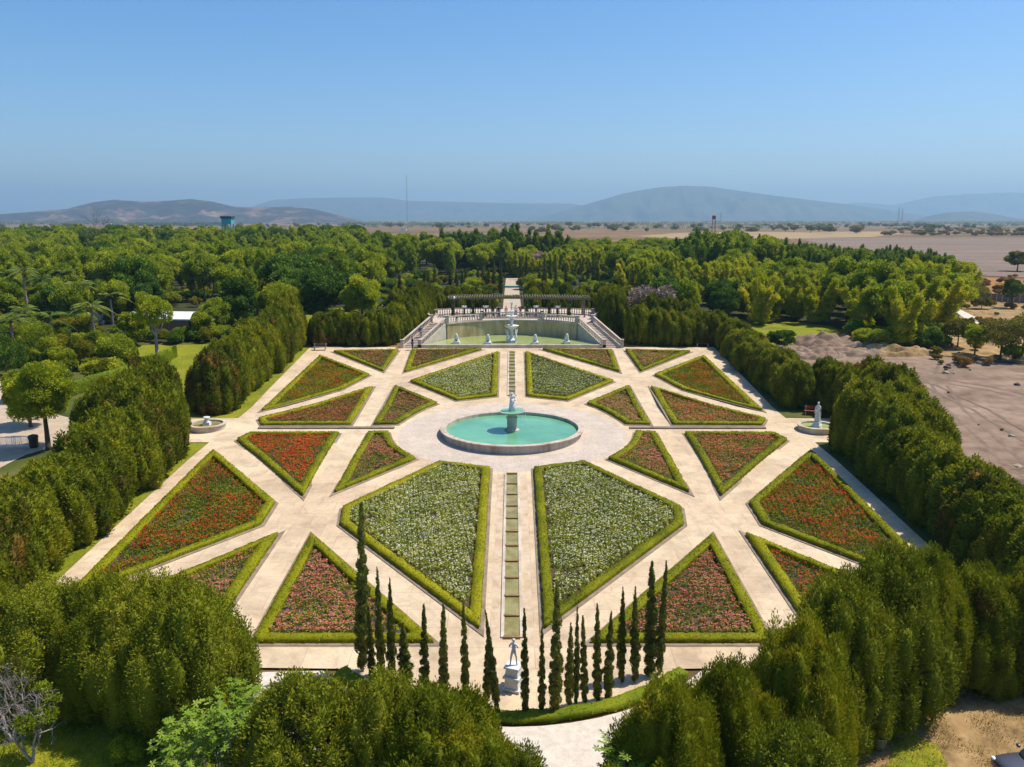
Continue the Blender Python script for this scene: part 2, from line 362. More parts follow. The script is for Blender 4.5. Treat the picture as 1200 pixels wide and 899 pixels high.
def leaf_arrays(P, D, L, W, rng, spread=0.6):
    """rhombic leaves at points P that grow along unit directions D; returns verts (4n)"""
    n = len(P)
    d = D + rng.normal(0, spread, (n, 3)); d /= np.linalg.norm(d, axis=1, keepdims=True) + 1e-9
    q = rng.normal(0, 1, (n, 3)); s = np.cross(d, q); s /= np.linalg.norm(s, axis=1, keepdims=True) + 1e-9
    L = np.broadcast_to(L, n)[:, None] * rng.uniform(0.7, 1.3, (n, 1)); W = np.broadcast_to(W, n)[:, None] * rng.uniform(0.7, 1.3, (n, 1))
    a = P - d * L * 0.5; b = P + s * W * 0.5; c = P + d * L * 0.5; e = P - s * W * 0.5
    return np.stack([a, b, c, e], 1).reshape(-1, 3)
def quads_mesh(name, V, tint, mats, mi=None, extra=None):
    """V: (4n,3) quads; extra: MB appended (core, twigs) with its own material indices"""
    nq = len(V) // 4
    V2, F2, MI2 = (np.array(extra.v, dtype=float).reshape(-1, 3), extra.f, extra.mi) if extra and extra.v else (np.zeros((0, 3)), [], [])
    allv = np.concatenate([V, V2]); me = bpy.data.meshes.new(name)
    loops = list(range(4 * nq)) if False else np.arange(4 * nq)
    le = np.array([i + 4 * nq for f in F2 for i in f], dtype=np.int64)
    lens = np.concatenate([np.full(nq, 4), np.array([len(f) for f in F2], dtype=np.int64)]) if F2 else np.full(nq, 4)
    starts = np.concatenate([[0], np.cumsum(lens)[:-1]])
    me.vertices.add(len(allv)); me.vertices.foreach_set('co', allv.astype(np.float32).ravel())
    lp = np.concatenate([loops, le]) if len(le) else loops
    me.loops.add(len(lp)); me.loops.foreach_set('vertex_index', lp.astype(np.int32))
    me.polygons.add(len(lens)); me.polygons.foreach_set('loop_start', starts.astype(np.int32))
    for m_ in mats: me.materials.append(m_)
    mia = np.zeros(nq, dtype=np.int32) if mi is None else np.asarray(mi, dtype=np.int32)
    me.polygons.foreach_set('material_index', np.concatenate([mia, np.array(MI2, dtype=np.int32)]) if F2 else mia)
    at = me.attributes.new('tint', 'FLOAT', 'FACE')
    tt = np.concatenate([tint, np.full(len(F2), 0.35)]) if F2 else tint
    at.data.foreach_set('value', tt.astype(np.float32))
    me.update(calc_edges=True); me.validate()
    return me
def crown_mesh(name, lobes, n, L, W, mats, seed, core=0.8, up=0.3, spread=0.6, shell=0.25, extra=None, core_sub=2, zmin=None):
    """leaves spread through the outer shell of a set of ellipsoid lobes (cx,cy,cz,rx,ry,rz)"""
    rng = np.random.default_rng(seed)
    lb = np.array(lobes, dtype=float); C = lb[:, :3]; Rr = lb[:, 3:]
    wgt = (Rr[:, 0] * Rr[:, 2] + Rr[:, 0] * Rr[:, 1] + Rr[:, 1] * Rr[:, 2]); wgt /= wgt.sum()
    Ps, Ds, Ts = [], [], []; got = 0
    lt = rng.uniform(0, 1, len(lb))
    while got < n:
        k = rng.choice(len(lb), n, p=wgt)
        u = rng.normal(0, 1, (n, 3)); u /= np.linalg.norm(u, axis=1, keepdims=True)
        rr = 1 - shell * rng.uniform(0, 1, (n, 1)) ** 1.3 + rng.normal(0, 0.05, (n, 1))
        p = C[k] + u * Rr[k] * rr
        ok = np.ones(n, bool)
        for j in range(len(lb)):
            inn = (((p - C[j]) / Rr[j]) ** 2).sum(1) < 0.66
            ok &= ~(inn & (k != j))
        ok &= ~((u[:, 2] < -0.55) & (rng.uniform(0, 1, n) < 0.7))
        if zmin is not None: ok &= p[:, 2] > zmin
        d = u / Rr[k]; d /= np.linalg.norm(d, axis=1, keepdims=True); d[:, 2] += up
        Ps.append(p[ok]); Ds.append(d[ok]); Ts.append((0.40 * rng.uniform(0, 1, n) + 0.60 * lt[k])[ok]); got += ok.sum()
        if got < n * 0.05: break
    P = np.concatenate(Ps)[:n]; D = np.concatenate(Ds)[:n]; T = np.concatenate(Ts)[:n]
    V = leaf_arrays(P, D, L, W, rng, spread)
    ex = extra or MB()
    if core:
        for i, b in enumerate(lobes):
            ex.ico(b[:3], [b[3] * core, b[4] * core, b[5] * core], core_sub, 0, 0.3)
    return quads_mesh(name, V, T, mats, None, ex)

# ------------------------------------------------------------------ tree prototypes (mesh data)
def conifer_lobes(rng, h, r, n, base=0.25, taper=1.0, plume=1.5):
    """upright plumes packed round an ovoid crown"""
    out = [(0, 0, h * 0.40, r * 0.60, r * 0.60, h * 0.38)]
    for i in range(n):
        t = (i + 0.5) / n
        z = h * (0.10 + 0.80 * t)
        prof = math.sin(math.pi * min(1, 0.30 + 0.70 * (1 - t) ** (0.75 / taper))) if False else (1 - max(0, (t - 0.25) / 0.75) ** 1.8) ** 0.55
        if t < 0.12: prof *= 0.9
        a = i * 2.399 + rng.uniform(-0.4, 0.4)
        rr = r * prof * rng.uniform(0.60, 0.93)
        s = r * rng.uniform(0.13, 0.27) * (0.75 + 0.35 * prof)
        out.append((rr * math.cos(a), rr * math.sin(a), z, s, s, s * plume * rng.uniform(0.8, 1.25)))
    out.append((0, 0, h * 0.88, r * 0.26, r * 0.26, h * 0.12))
    return out
def round_lobes(rng, h0, h1, r, n, flat_=0.75, spread=0.72, s0=.22, s1=.42):
    out = []
    cz = (h0 + h1) / 2; hz = (h1 - h0) / 2
    for i in range(n):
        u = Vector((rng.normal(), rng.normal(), rng.normal() * 0.9 + 0.15)).normalized() * (rng.uniform(0.35, 1.0) ** 0.6)
        s = r * rng.uniform(s0, s1)
        out.append((u.x * r * spread, u.y * r * spread, cz + u.z * hz * spread, s, s, s * flat_))
    return out
def plume_lobes(rng, h, r, n):
    """arching culms of a bamboo clump: a fan of tall narrow plumes"""
    out = []
    for i in range(n):
        a = rng.uniform(0, 2 * math.pi); q = r * math.sqrt(rng.uniform(0, 1)) * 0.85
        top = h * rng.uniform(0.62, 1.0) * (1 - 0.25 * (q / r))
        for t in (0.22, 0.45, 0.66, 0.84, 0.96):
            s = r * (0.28 - 0.12 * t) * rng.uniform(0.75, 1.25)
            k = 0.50 + 0.35 * t + 0.65 * t ** 3
            out.append((q * k * math.cos(a), q * k * math.sin(a), top * t, s, s, top * 0.12))
    return out
def trunk_mb(h, r0, limbs, rng, mi=0, lean=0.0, spread=1.0, mb=None):
    m_ = mb or MB()
    pts = [(lean * h * t * t, rng.uniform(-.05, .05) * h * t * 0.3, h * t) for t in (0, 0.08, 0.35, 0.7, 1.0)]
    m_.tube(pts, [r0 * 1.35, r0, r0 * 0.8, r0 * 0.62, r0 * 0.42], 8, mi)
    for i in range(limbs):
        a = i * 2.4 + rng.uniform(-.4, .4); t0 = rng.uniform(0.45, 0.9)
        b = Vector((lean * h * t0 * t0, 0, h * t0)); e = b + Vector((math.cos(a) * spread, math.sin(a) * spread, h * rng.uniform(0.3, 0.55)))
        mid = (b + e) / 2 + Vector((math.cos(a) * spread * .12, math.sin(a) * spread * .12, -0.05 * h))
        m_.tube([b, mid, e], [r0 * 0.5, r0 * 0.33, r0 * 0.14], 6, mi)
    return m_
def branches(m_, p, d, L, r, depth, rng, mi=0, kids=3, ang=0.55):
    p = Vector(p); d = Vector(d).normalized()
    q = p + d * L * 0.5 + Vector(rng.normal(0, 0.05 * L, 3)); e = q + (d + Vector(rng.normal(0, 0.15, 3))).normalized() * L * 0.5
    m_.tube([p, q, e], [r, r * 0.8, r * 0.6], 5 if depth > 1 else 3, mi, cap=False)
    if depth <= 0: return
    for k in range(kids):
        nd = (d + Vector(rng.normal(0, ang, 3)) + Vector((0, 0, 0.15))).normalized()
        branches(m_, q if k == 0 else e, nd, L * rng.uniform(0.6, 0.85), r * 0.58, depth - 1, rng, mi, kids, ang)

def mesh_trunk(name, h, r0, limbs, seed, material='bark', spread=1.0, lean=0.0):
    return trunk_mb(h, r0, limbs, np.random.default_rng(seed), 0, lean, spread).mesh(name, M[material], True)
PROTO = {}
def protos(kind):
    if kind in PROTO: return PROTO[kind]
    out = []
    rg = np.random.default_rng(abs(hash(kind)) % 1000 if False else sum(map(ord, kind)))
    if kind == 'near_conifer':           # 7 m tall, radius 2.6, seen from 25 to 40 m
        for s in range(5):
            lb = conifer_lobes(rg, 7.2, 2.85, 150, plume=2.9)
            out.append((crown_mesh('near_conifer_crown', lb, 52000, 0.17, 0.055, [M['thuja']], 100 + s, core=0.74, up=0.9, spread=0.42, shell=0.35), mesh_trunk('conifer_trunk', 4, 0.2, 3, s)))
    if kind == 'near_olive':
        for s in range(3):
            lb = conifer_lobes(rg, 7.2, 3.1, 130, plume=2.2)
            out.append((crown_mesh('near_olive_crown', lb, 46000, 0.17, 0.06, [M['thuja2']], 130 + s, core=0.66, up=0.5, spread=0.6, shell=0.45), mesh_trunk('conifer_trunk', 4, 0.2, 3, s)))
    if kind == 'near_open':              # thin crown through which twigs and ground show
        for s in range(2):
            lb = conifer_lobes(rg, 7.0, 2.8, 80, plume=1.7)[1:]
            mb = MB(); branches(mb, (0, 0, 0), (0, 0, 1), 1.9, 0.07, 6, np.random.default_rng(s + 4), 1, 3, 0.38)
            out.append((crown_mesh('open_conifer_crown', lb, 46000, 0.16, 0.06, [M['thuja2'], M['tan_wood']], 150 + s, core=0.5, up=0.8, spread=0.5, shell=0.55, extra=mb), mesh_trunk('conifer_trunk', 3, 0.16, 3, s, 'grey_bark')))
    if kind == 'row_conifer':            # hedge rows, 45 to 115 m away
        for s in range(5):
            lb = conifer_lobes(rg, 7.2, 2.7, 120, plume=2.8)
            out.append((crown_mesh('row_conifer_crown', lb, 17000, 0.28, 0.11, [M['thuja']], 200 + s, core=0.80, up=0.7, spread=0.45, shell=0.28), mesh_trunk('conifer_trunk', 4, 0.2, 2, s)))
    if kind == 'cypress':
        for s in range(5):
            lb = []
            for i in range(26):
                t = (i + .5) / 26
                prof = min(1, 0.45 + 2.2 * t) * (1 - t) ** 0.62 * 1.12
                a = i * 2.4; q = 0.17 * prof
                w0 = 0.27 * prof * rg.uniform(.7, 1.3) + .03; lb.append((q * math.cos(a), q * math.sin(a), 0.25 + 6.3 * t, w0, w0, 0.36 * rg.uniform(.6, 1.3)))
            out.append((crown_mesh('cypress_crown', lb, 5200, 0.15, 0.05, [M['cypress']], 300 + s, core=0.74, up=1.3, spread=0.35, shell=0.3, core_sub=1), MB()))
            m_ = out[-1][1]; m_.tube([(0, 0, -0.1), (0, 0, 0.6), (0.02, 0, 3.5)], [0.075, 0.06, 0.03], 6); out[-1] = (out[-1][0], m_.mesh('cypress_trunk', M['grey_bark'], True))
    if kind in ('broad', 'broad_dark', 'broad_light', 'olive_far'):
        for s in range(5):
            h1 = 10.0; lb = round_lobes(rg, 2.6, h1, 4.9, 46, 0.85, 0.80, .17, .36)
            ex = trunk_mb(6.0, 0.26, 5, np.random.default_rng(s), 1, 0, 1.8)
            out.append((crown_mesh(kind + '_tree', lb, 6500, 0.44, 0.26, [M[kind], M['bark']], 400 + s, core=0.72, up=0.2, spread=0.8, shell=0.35, extra=ex), None))
    if kind == 'tall':                   # upright, narrow light crowns
        for s in range(4):
            lb = []
            for i in range(30):
                t = (i + .5) / 30; a = i * 2.4; pr = math.sin(math.pi * (0.12 + 0.80 * t)) ** 0.7
                lb.append((1.5 * pr * math.cos(a), 1.5 * pr * math.sin(a), 2.2 + 9.4 * t, 1.0 * pr + .2, 1.0 * pr + .2, 1.1))
            ex = trunk_mb(8.0, 0.2, 5, np.random.default_rng(s), 1, 0, 1.0)
            out.append((crown_mesh('tall_tree', lb, 4800, 0.40, 0.20, [M['broad_light'], M['bark']], 450 + s, core=0.66, up=0.6, spread=0.7, shell=0.4, extra=ex), None))
    if kind in ('bamboo', 'bamboo_dark'):
        for s in range(5):
            lb = plume_lobes(rg, 10.5, 3.6, 15)
            out.append((crown_mesh(kind + '_clump', lb, 7000, 0.48, 0.16, [M[kind]], 500 + s, core=0.72, up=0.25, spread=0.75, shell=0.4, core_sub=1), None))
    if kind == 'shrub' or kind in ('yellow_shrub', 'scrub', 'green_shrub', 'pink_tree', 'far_bush', 'brown_shrub'):
        mt = {'shrub': 'broad_dark', 'yellow_shrub': 'yellow', 'scrub': 'scrub', 'green_shrub': 'broad_light', 'pink_tree': 'pink_bloom', 'far_bush': 'olive_far', 'brown_shrub': 'thuja_brown'}[kind]
        for s in range(3):
            lb = round_lobes(rg, 0.1, 3.0, 2.0, 16, 0.9)
            out.append((crown_mesh(kind + '_crown', lb, 3000, 0.24, 0.13, [M[mt]], 600 + s, core=0.0 if kind in ('pink_tree', 'brown_shrub') else 0.7, up=0.4, spread=0.8, shell=0.5, core_sub=1), None))
    PROTO[kind] = out
    return out

KIND_NAME = {'broad': 'broadleaf_tree', 'broad_dark': 'dark_leaved_tree', 'broad_light': 'light_leaved_tree', 'olive_far': 'distant_tree', 'tall': 'tall_upright_tree',
             'bamboo': 'bamboo_clump', 'bamboo_dark': 'dark_bamboo_clump', 'row_conifer': 'hedge_conifer', 'near_conifer': 'conifer_tree', 'near_olive': 'conifer_tree', 'near_open': 'conifer_tree',
             'cypress': 'cypress_tree', 'shrub': 'shrub', 'yellow_shrub': 'yellow_shrub', 'scrub': 'dry_scrub_bush', 'green_shrub': 'green_shrub', 'pink_tree': 'flowering_tree', 'far_bush': 'distant_bush', 'brown_shrub': 'leafless_shrub'}
REFH = {'broad': 10, 'broad_dark': 10, 'broad_light': 10, 'olive_far': 10, 'tall': 12, 'bamboo': 10.5, 'bamboo_dark': 10.5, 'row_conifer': 7.2, 'near_conifer': 7.2, 'near_olive': 7.2, 'near_open': 7.0,
        'cypress': 6.75, 'shrub': 3, 'yellow_shrub': 3, 'scrub': 3, 'green_shrub': 3, 'pink_tree': 3, 'far_bush': 3, 'brown_shrub': 3}
def plant(kind, x, y, h, label, cat, group=None, wide=1.0, z=None, name=None, parts=None, tilt=0.0, sink=0.05, pi=None):
    """one tree or shrub: crown and trunk under an Empty, or a single mesh where its parts are too small to see"""
    pr = protos(kind); cm, tm = pr[random.randrange(len(pr)) if pi is None else pi % len(pr)]
    s = h / REFH[kind]; z = gz(y) if z is None else z
    loc = (x, y, z - sink); rz = random.uniform(0, 6.28); sc = (s * wide, s * wide, s)
    nm = name or KIND_NAME[kind]
    if tm is None:
        o = link(nm, cm, None, loc, rz, sc); return tag(o, label, cat, group)
    e = empty(nm, loc, label, cat, group, rz, sc)
    if tilt: e.rotation_euler = (random.uniform(-tilt, tilt), random.uniform(-tilt, tilt), rz)
    link('crown', cm, e); link('trunk', tm, e)
    return e

# ------------------------------------------------------------------ the ground
def sheet(name, pts, dz, material, cuts=True):
    bm = bmesh.new()
    f = bm.faces.new([bm.verts.new((p[0], p[1], 0)) for p in pts])
    for k in KY:
        bmesh.ops.bisect_plane(bm, geom=bm.verts[:] + bm.edges[:] + bm.faces[:], plane_co=(0, k, 0), plane_no=(0, 1, 0))
    for v in bm.verts: v.co.z = gz(v.co.y) + dz
    bmesh.ops.recalc_face_normals(bm, faces=bm.faces)
    bmesh.ops.triangulate(bm, faces=[f for f in bm.faces if len(f.verts) > 4])
    if sum(f.normal.z for f in bm.faces) < 0: bmesh.ops.reverse_faces(bm, faces=bm.faces)
    me = bpy.data.meshes.new(name); bm.to_mesh(me); bm.free(); me.materials.append(material)
    o = link(name, me); o['kind'] = 'structure'; return o
def pxpoly(pts): return [tuple(G(*p)[:2]) for p in pts]

GR = [(-16000, -600), (16000, -600), (16000, 19000), (-16000, 19000)]
sheet('dry_plain', GR, -0.12, M['dry'])
sheet('park_ground', [(-220, 10), (-28, 10), (-28, 118), (-20, 170), (-220, 170)], -0.06, M['rough_grass'])
FOREST_R = pxpoly([(700, 385), (850, 378), (920, 375), (990, 386), (1035, 408), (1085, 408), (1118, 392), (1128, 362), (1135, 345), (1080, 318), (1010, 306), (900, 297)])
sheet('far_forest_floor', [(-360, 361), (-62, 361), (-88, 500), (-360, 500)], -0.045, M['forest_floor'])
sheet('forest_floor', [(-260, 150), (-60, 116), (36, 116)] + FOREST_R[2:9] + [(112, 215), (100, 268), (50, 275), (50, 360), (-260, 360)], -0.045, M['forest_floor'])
# right of the garden: bare earth
sheet('bare_field', pxpoly([(905, 404), (985, 398), (1035, 411), (1100, 418), (1330, 440)]) + [(110, 60), (95, 36), (38, 44), (38, 96)], -0.035, M['bare'])
sheet('scrub_ground', pxpoly([(1035, 408), (1085, 402), (1120, 385), (1130, 352), (1360, 352), (1420, 446), (1330, 438), (1100, 416)]), -0.030, M['dry_dirt'])
sheet('ploughed_field', pxpoly([(930, 279), (1420, 280), (1500, 330), (1260, 328), (1130, 322), (1085, 312)]), 0.02, M['plough'])
sheet('straw_field', pxpoly([(790, 273.5), (860, 271.6), (950, 272.4), (1030, 271.4), (1060, 274), (1020, 278), (940, 279.5), (880, 282), (800, 280), (745, 277)]), 0.06, M['straw'])
sheet('straw_field', pxpoly([(160, 268), (250, 266.5), (262, 276), (130, 276)]), 0.06, M['orange_scrub'])
sheet('orange_scrub_ground', pxpoly([(1125, 324), (1270, 330), (1300, 352), (1130, 350)]), -0.02, M['orange_scrub'])
sheet('straw_ground', [(12.5, 10), (60, 10), (60, 38), (12.5, 37)], -0.05, M['dry_dirt'])
sheet('lawn', [(-60, 8), (-10, 8), (-10, 36), (-60, 38)], -0.045, M['lawn'])
sheet('green_patch', pxpoly([(1040, 899), (1048, 868), (1070, 860), (1098, 872), (1112, 899), (1130, 940), (1020, 940)]), -0.04, M['lawn'])
sheet('front_grass', [(-40, 30), (-29.4, 112.5), (-27.9, 112.5), (-27.9, 38.9), (29.5, 38.9), (31, 38), (40, 30)], -0.02, M['rough_grass']) if False else None
sheet('grass_strip', [(-34, 36), (-28.05, 36), (-28.05, 73), (-34, 73)], -0.02, M['lawn'])
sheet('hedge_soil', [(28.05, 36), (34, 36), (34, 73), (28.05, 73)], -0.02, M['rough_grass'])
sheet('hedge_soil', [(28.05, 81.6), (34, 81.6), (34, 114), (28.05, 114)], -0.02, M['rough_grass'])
sheet('grass_strip', [(-34, 81.5), (-28.05, 81.5), (-28.05, 114), (-34, 114)], -0.02, M['lawn'])
sheet('park_lawn', pxpoly([(60, 505), (130, 458), (150, 428), (130, 405), (330, 402), (262, 470), (220, 520), (100, 515)]), -0.03, M['lawn'])
sheet('park_lawn', pxpoly([(418, 378), (470, 372), (482, 384), (420, 394)]), 0.05, M['lawn'])
sheet('park_lawn', pxpoly([(345, 365), (420, 360), (420, 372), (350, 380)]), 0.05, M['lawn'])
sheet('mound_lawn', pxpoly([(866, 376), (940, 378), (975, 383), (985, 390), (966, 398), (930, 404), (880, 404)]), 0.02, M['lawn'])
sheet('gravel_plaza', pxpoly([(-120, 452), (10, 446), (30, 462), (60, 484), (92, 492), (104, 502), (98, 512), (70, 521), (30, 533), (0, 548), (-10, 570), (-120, 575)]), -0.02, M['tan_gravel'])
sheet('plaza_grass', pxpoly([(62, 523), (100, 516), (150, 520), (90, 600), (-20, 640), (0, 562), (22, 540)]), -0.015, M['rough_grass'])
sheet('gravel_plaza', pxpoly([(445, 355), (480, 351), (490, 357), (450, 361)]), 0.08, M['tan_gravel'])
sheet('back_path', [(-1.8, 138), (1.8, 138), (1.8, 246), (-1.8, 246)], 0.03, M['tan_gravel'])

# the paving of the parterre and its front apron
apron = [(-28, 38.4)]
CXA, CYA, RA = 0.0, 46.5, 12.0
for k in range(0, 25):
    a = math.pi + math.pi * k / 24
    x, y = CXA + RA * math.cos(a), CYA + RA * math.sin(a)
    if y < 38.4: apron.append((x, y))
apron += [(28, 38.4)]
sheet('paving', apron + [(28, 73.2), (34, 73.2), (34.5, 81.2), (28, 81.5), (28, 112.4), (-28, 112.4), (-28, 81.5), (-34.5, 81.2), (-34, 73.2), (-28, 73.2)], 0.0, M['paving'])
ring_o = [(CXA + 22 * math.cos(math.pi + math.pi * k / 30), CYA + 18.0 * math.sin(math.pi + math.pi * k / 30)) for k in range(31)]
ring_i = [(CXA + 12.9 * math.cos(math.pi + math.pi * k / 30), CYA + 12.9 * math.sin(math.pi + math.pi * k / 30)) for k in range(31)]
arc_path = [p for p in ring_o if p[1] < 38.3] + [p for p in reversed(ring_i) if p[1] < 38.3]
sheet('curved_gravel_path', arc_path, -0.01, M['gravel'])
FC = Vector((0, 76.2))
# round stone area round the basin
sheet('round_plaza', [(FC.x + 10.9 * math.cos(2 * math.pi * k / 64), FC.y + 10.9 * math.sin(2 * math.pi * k / 64)) for k in range(64)], 0.005, M['plaza'])
# low stone steps either side of the plaza
for sgn in (-1, 1):
    a, b = G(600 + sgn * 297, 502), G(600 + sgn * 138, 502.5)
    mb = MB(); mb.beam((a.x, a.y, a.z - 0.02), (b.x, a.y, a.z - 0.02), 0.55, 0.16); o = mb.build('stone_step', M['kerb'])
    tag(o, 'low dark stone step across the paving %s of the round basin' % ('left' if sgn < 0 else 'right'), 'step')

# ------------------------------------------------------------------ flower beds
def area2(p): return sum(p[i][0] * p[(i + 1) % len(p)][1] - p[(i + 1) % len(p)][0] * p[i][1] for i in range(len(p))) / 2
def inset(poly, d):
    """miter inset of a counter-clockwise polygon"""
    out = []; n = len(poly)
    for i in range(n):
        a, b, c = Vector(poly[i - 1]), Vector(poly[i]), Vector(poly[(i + 1) % n])
        e1, e2 = (b - a).normalized(), (c - b).normalized()
        n1, n2 = Vector((-e1.y, e1.x)), Vector((-e2.y, e2.x))
        k = n1 + n2; den = 1 + n1.dot(n2)
        k = k / max(den, 0.12)
        if k.length > 3.6: k = k.normalized() * 3.6
        out.append(tuple(b + k * d))
    return out
def inside(P, poly):
    x, y = P[:, 0], P[:, 1]; c = np.zeros(len(P), bool); n = len(poly)
    for i in range(n):
        x1, y1 = poly[i]; x2, y2 = poly[(i + 1) % n]
        if y1 == y2: continue
        t = ((y1 > y) != (y2 > y)) & (x < (x2 - x1) * (y - y1) / (y2 - y1) + x1); c ^= t
    return c
gzv = lambda y: np.interp(y, KY, KZ)
def resample(poly, step):
    out = []
    for i in range(len(poly)):
        a, b = Vector(poly[i]), Vector(poly[(i + 1) % len(poly)]); n = max(1, int((b - a).length / step))
        out += [tuple(a.lerp(b, k / n)) for k in range(n)]
    return out
HEDGE_W, HEDGE_H = 0.63, 0.32
def hedge_ring(outer, inner, h, seed, name, parent):
    """clipped hedge following two outlines: a rough-surfaced solid skinned with small leaves"""
    rng = np.random.default_rng(seed)
    n = len(outer); O, I, cs = [], [], []
    V = []; F = []; T = 5
    # cross-section points: outer foot, outer shoulder, middle, inner shoulder, inner foot
    seg = []
    for i in range(n):
        a, b = Vector(outer[i]), Vector(outer[(i + 1) % n]); c, d = Vector(inner[i]), Vector(inner[(i + 1) % n])
        m = max(1, int(max((b - a).length, (d - c).length) / 0.35))
        for k in range(m): seg.append((a.lerp(b, k / m), c.lerp(d, k / m)))
    for (o_, i_) in seg:
        g = gz(o_.y); w_ = (i_ - o_)
        for t, hh in ((0.02, -0.05), (0.0, h * 0.6), (0.03, h * 0.99), (0.5, h * 1.01), (0.97, h * 0.99), (1.0, h * 0.6), (0.98, -0.05)):
            q = o_ + w_ * t; j = rng.normal(0, 0.018, 3)
            V.append((q.x + j[0], q.y + j[1], g + hh + j[2] * 0.9))
    ns = len(seg); q = 7
    for s in range(ns):
        for k in range(q - 1):
            F.append((s * q + k, ((s + 1) % ns) * q + k, ((s + 1) % ns) * q + k + 1, s * q + k + 1))
    ex = MB(); ex.add(V, F)
    # leaves
    Va = np.array(V); Fa = np.array(F)
    A, B, C, D = (Va[Fa[:, k]] for k in range(4))
    nr = np.cross(C - A, D - B); ar = np.linalg.norm(nr, axis=1) / 2; nr /= (np.linalg.norm(nr, axis=1, keepdims=True) + 1e-9)
    cen = (A + B + C + D) / 4
    # outward = away from the section's centre line at mid height
    sec = np.repeat(np.array([[(o_.x + i_.x) / 2, (o_.y + i_.y) / 2, gz(o_.y) + h * 0.4] for o_, i_ in seg]), q - 1, axis=0)
    flip = ((cen - sec) * nr).sum(1) < 0; nr[flip] *= -1
    near = math.hypot(np.mean([p[0] for p in outer]), np.mean([p[1] for p in outer]))
    dens, L = (85, 0.095) if near < 60 else (48, 0.125) if near < 80 else (26, 0.17)
    cnt = rng.poisson(ar * dens); idx = np.repeat(np.arange(len(ar)), cnt)
    u, v = rng.uniform(0, 1, (2, len(idx), 1))
    P = (A[idx] * (1 - u) + B[idx] * u) * (1 - v) + (D[idx] * (1 - u) + C[idx] * u) * v + nr[idx] * rng.uniform(-0.01, 0.05, (len(idx), 1))
    LV = leaf_arrays(P, nr[idx] * 0.4, L, L * 0.6, rng, 0.8)
    me = quads_mesh(name, LV, rng.uniform(0, 1, len(idx)), [M['hedge']], None, ex)
    return link(name, me, parent)
def ring_mesh(outer, inner, z0, z1, name, material, parent):
    mb = MB(); n = len(outer); vs = []
    for p, h in ((outer, z0), (outer, z1), (inner, z1), (inner, z0)):
        vs += [(a[0], a[1], gz(a[1]) + h) for a in p]
    fs = [(r_ * n + i, r_ * n + (i + 1) % n, (r_ + 1) * n + (i + 1) % n, (r_ + 1) * n + i) for r_ in range(3) for i in range(n)]
    mb.add(vs, fs); return mb.build(name, material, parent)
def flowers(name, poly, style, seed, parent, rowdir):
    rng = np.random.default_rng(seed)
    P = np.array(poly); lo, hi = P.min(0) - 1, P.max(0) + 1; c0 = (lo + hi) / 2; rad = np.linalg.norm(hi - lo) / 2
    row, step = style['row'], style['step']
    a = rowdir; e1 = np.array([math.cos(a), math.sin(a)]); e2 = np.array([-e1[1], e1[0]])
    u = np.arange(-rad, rad, step); v = np.arange(-rad, rad, row)
    U, Vv = np.meshgrid(u, v); U = U + rng.normal(0, step * 0.22, U.shape); Vv = Vv + rng.normal(0, row * 0.06, Vv.shape)
    Q = c0 + U.reshape(-1, 1) * e1 + Vv.reshape(-1, 1) * e2
    Q = Q[inside(Q, poly)]
    dens = np.array([mnoise.noise(Vector((q[0] * 0.45, q[1] * 0.45, seed))) for q in Q])
    keep = rng.uniform(0, 1, len(Q)) < 0.96 + dens * 0.3; Q = Q[keep]; dens = dens[keep]
    n = len(Q); hgt = style['h'] * rng.uniform(0.7, 1.25, n)
    k = style['leaves']; q = np.repeat(np.arange(n), k)
    off = rng.normal(0, 1, (n * k, 3)); off /= np.linalg.norm(off, axis=1, keepdims=True); off[:, 2] = np.abs(off[:, 2])
    r0 = style['r']; off[:, 2] += 0
    Pl = np.stack([Q[q, 0] + off[:, 0] * r0, Q[q, 1] + off[:, 1] * r0, gzv(Q[q, 1]) + 0.06 + off[:, 2] * hgt[q] * 0.8], 1)
    V1 = leaf_arrays(Pl, off * [1, 1, 0.8], style['leaf'], style['leaf'] * 0.5, rng, 0.5)
    pt = rng.uniform(0, 1, n); t1 = 0.5 * rng.uniform(0, 1, n * k) + 0.5 * pt[q]
    nf = rng.poisson(np.clip(style['fl'] * (1 + dens * style.get('patch', 1.5)), 0.05, 20), n); f = np.repeat(np.arange(n), nf)
    off = rng.normal(0, 1, (len(f), 3)); off /= np.linalg.norm(off, axis=1, keepdims=True); off[:, 2] = np.abs(off[:, 2]) * 0.3 + 0.85
    Pf = np.stack([Q[f, 0] + off[:, 0] * r0 * 0.9, Q[f, 1] + off[:, 1] * r0 * 0.9, gzv(Q[f, 1]) + 0.07 + off[:, 2] * hgt[f]], 1)
    nrm = np.tile([[0.0, 0.0, 0.0]], (len(f), 1)); d = rng.normal(0, 1, (len(f), 3)) * [1, 1, 0.35]; d /= np.linalg.norm(d, axis=1, keepdims=True)
    s_ = np.cross(d, [0, 0, 1.0]); s_ /= np.linalg.norm(s_, axis=1, keepdims=True) + 1e-9
    sz = style['petal'] * rng.uniform(0.7, 1.25, (len(f), 1))
    V2 = np.stack([Pf - d * sz / 2, Pf + s_ * sz / 2, Pf + d * sz / 2, Pf - s_ * sz / 2], 1).reshape(-1, 3)
    t2 = rng.uniform(0, 1, len(f)); mi = np.concatenate([np.zeros(len(q)), 1 + (rng.uniform(0, 1, len(f)) < style.get('mix', 0)) * 1])
    me = quads_mesh(name, np.concatenate([V1, V2]), np.concatenate([t1, t2]), [M[style['green']], M[style['a']], M[style['b']]], mi)
    return tag(link(name, me, parent), kind='stuff')
WHITE = dict(row=0.36, step=0.25, leaves=16, h=0.32, r=0.17, leaf=0.20, fl=4.4, petal=0.075, green='plant_grey', a='fl_white', b='fl_white', patch=0.5)
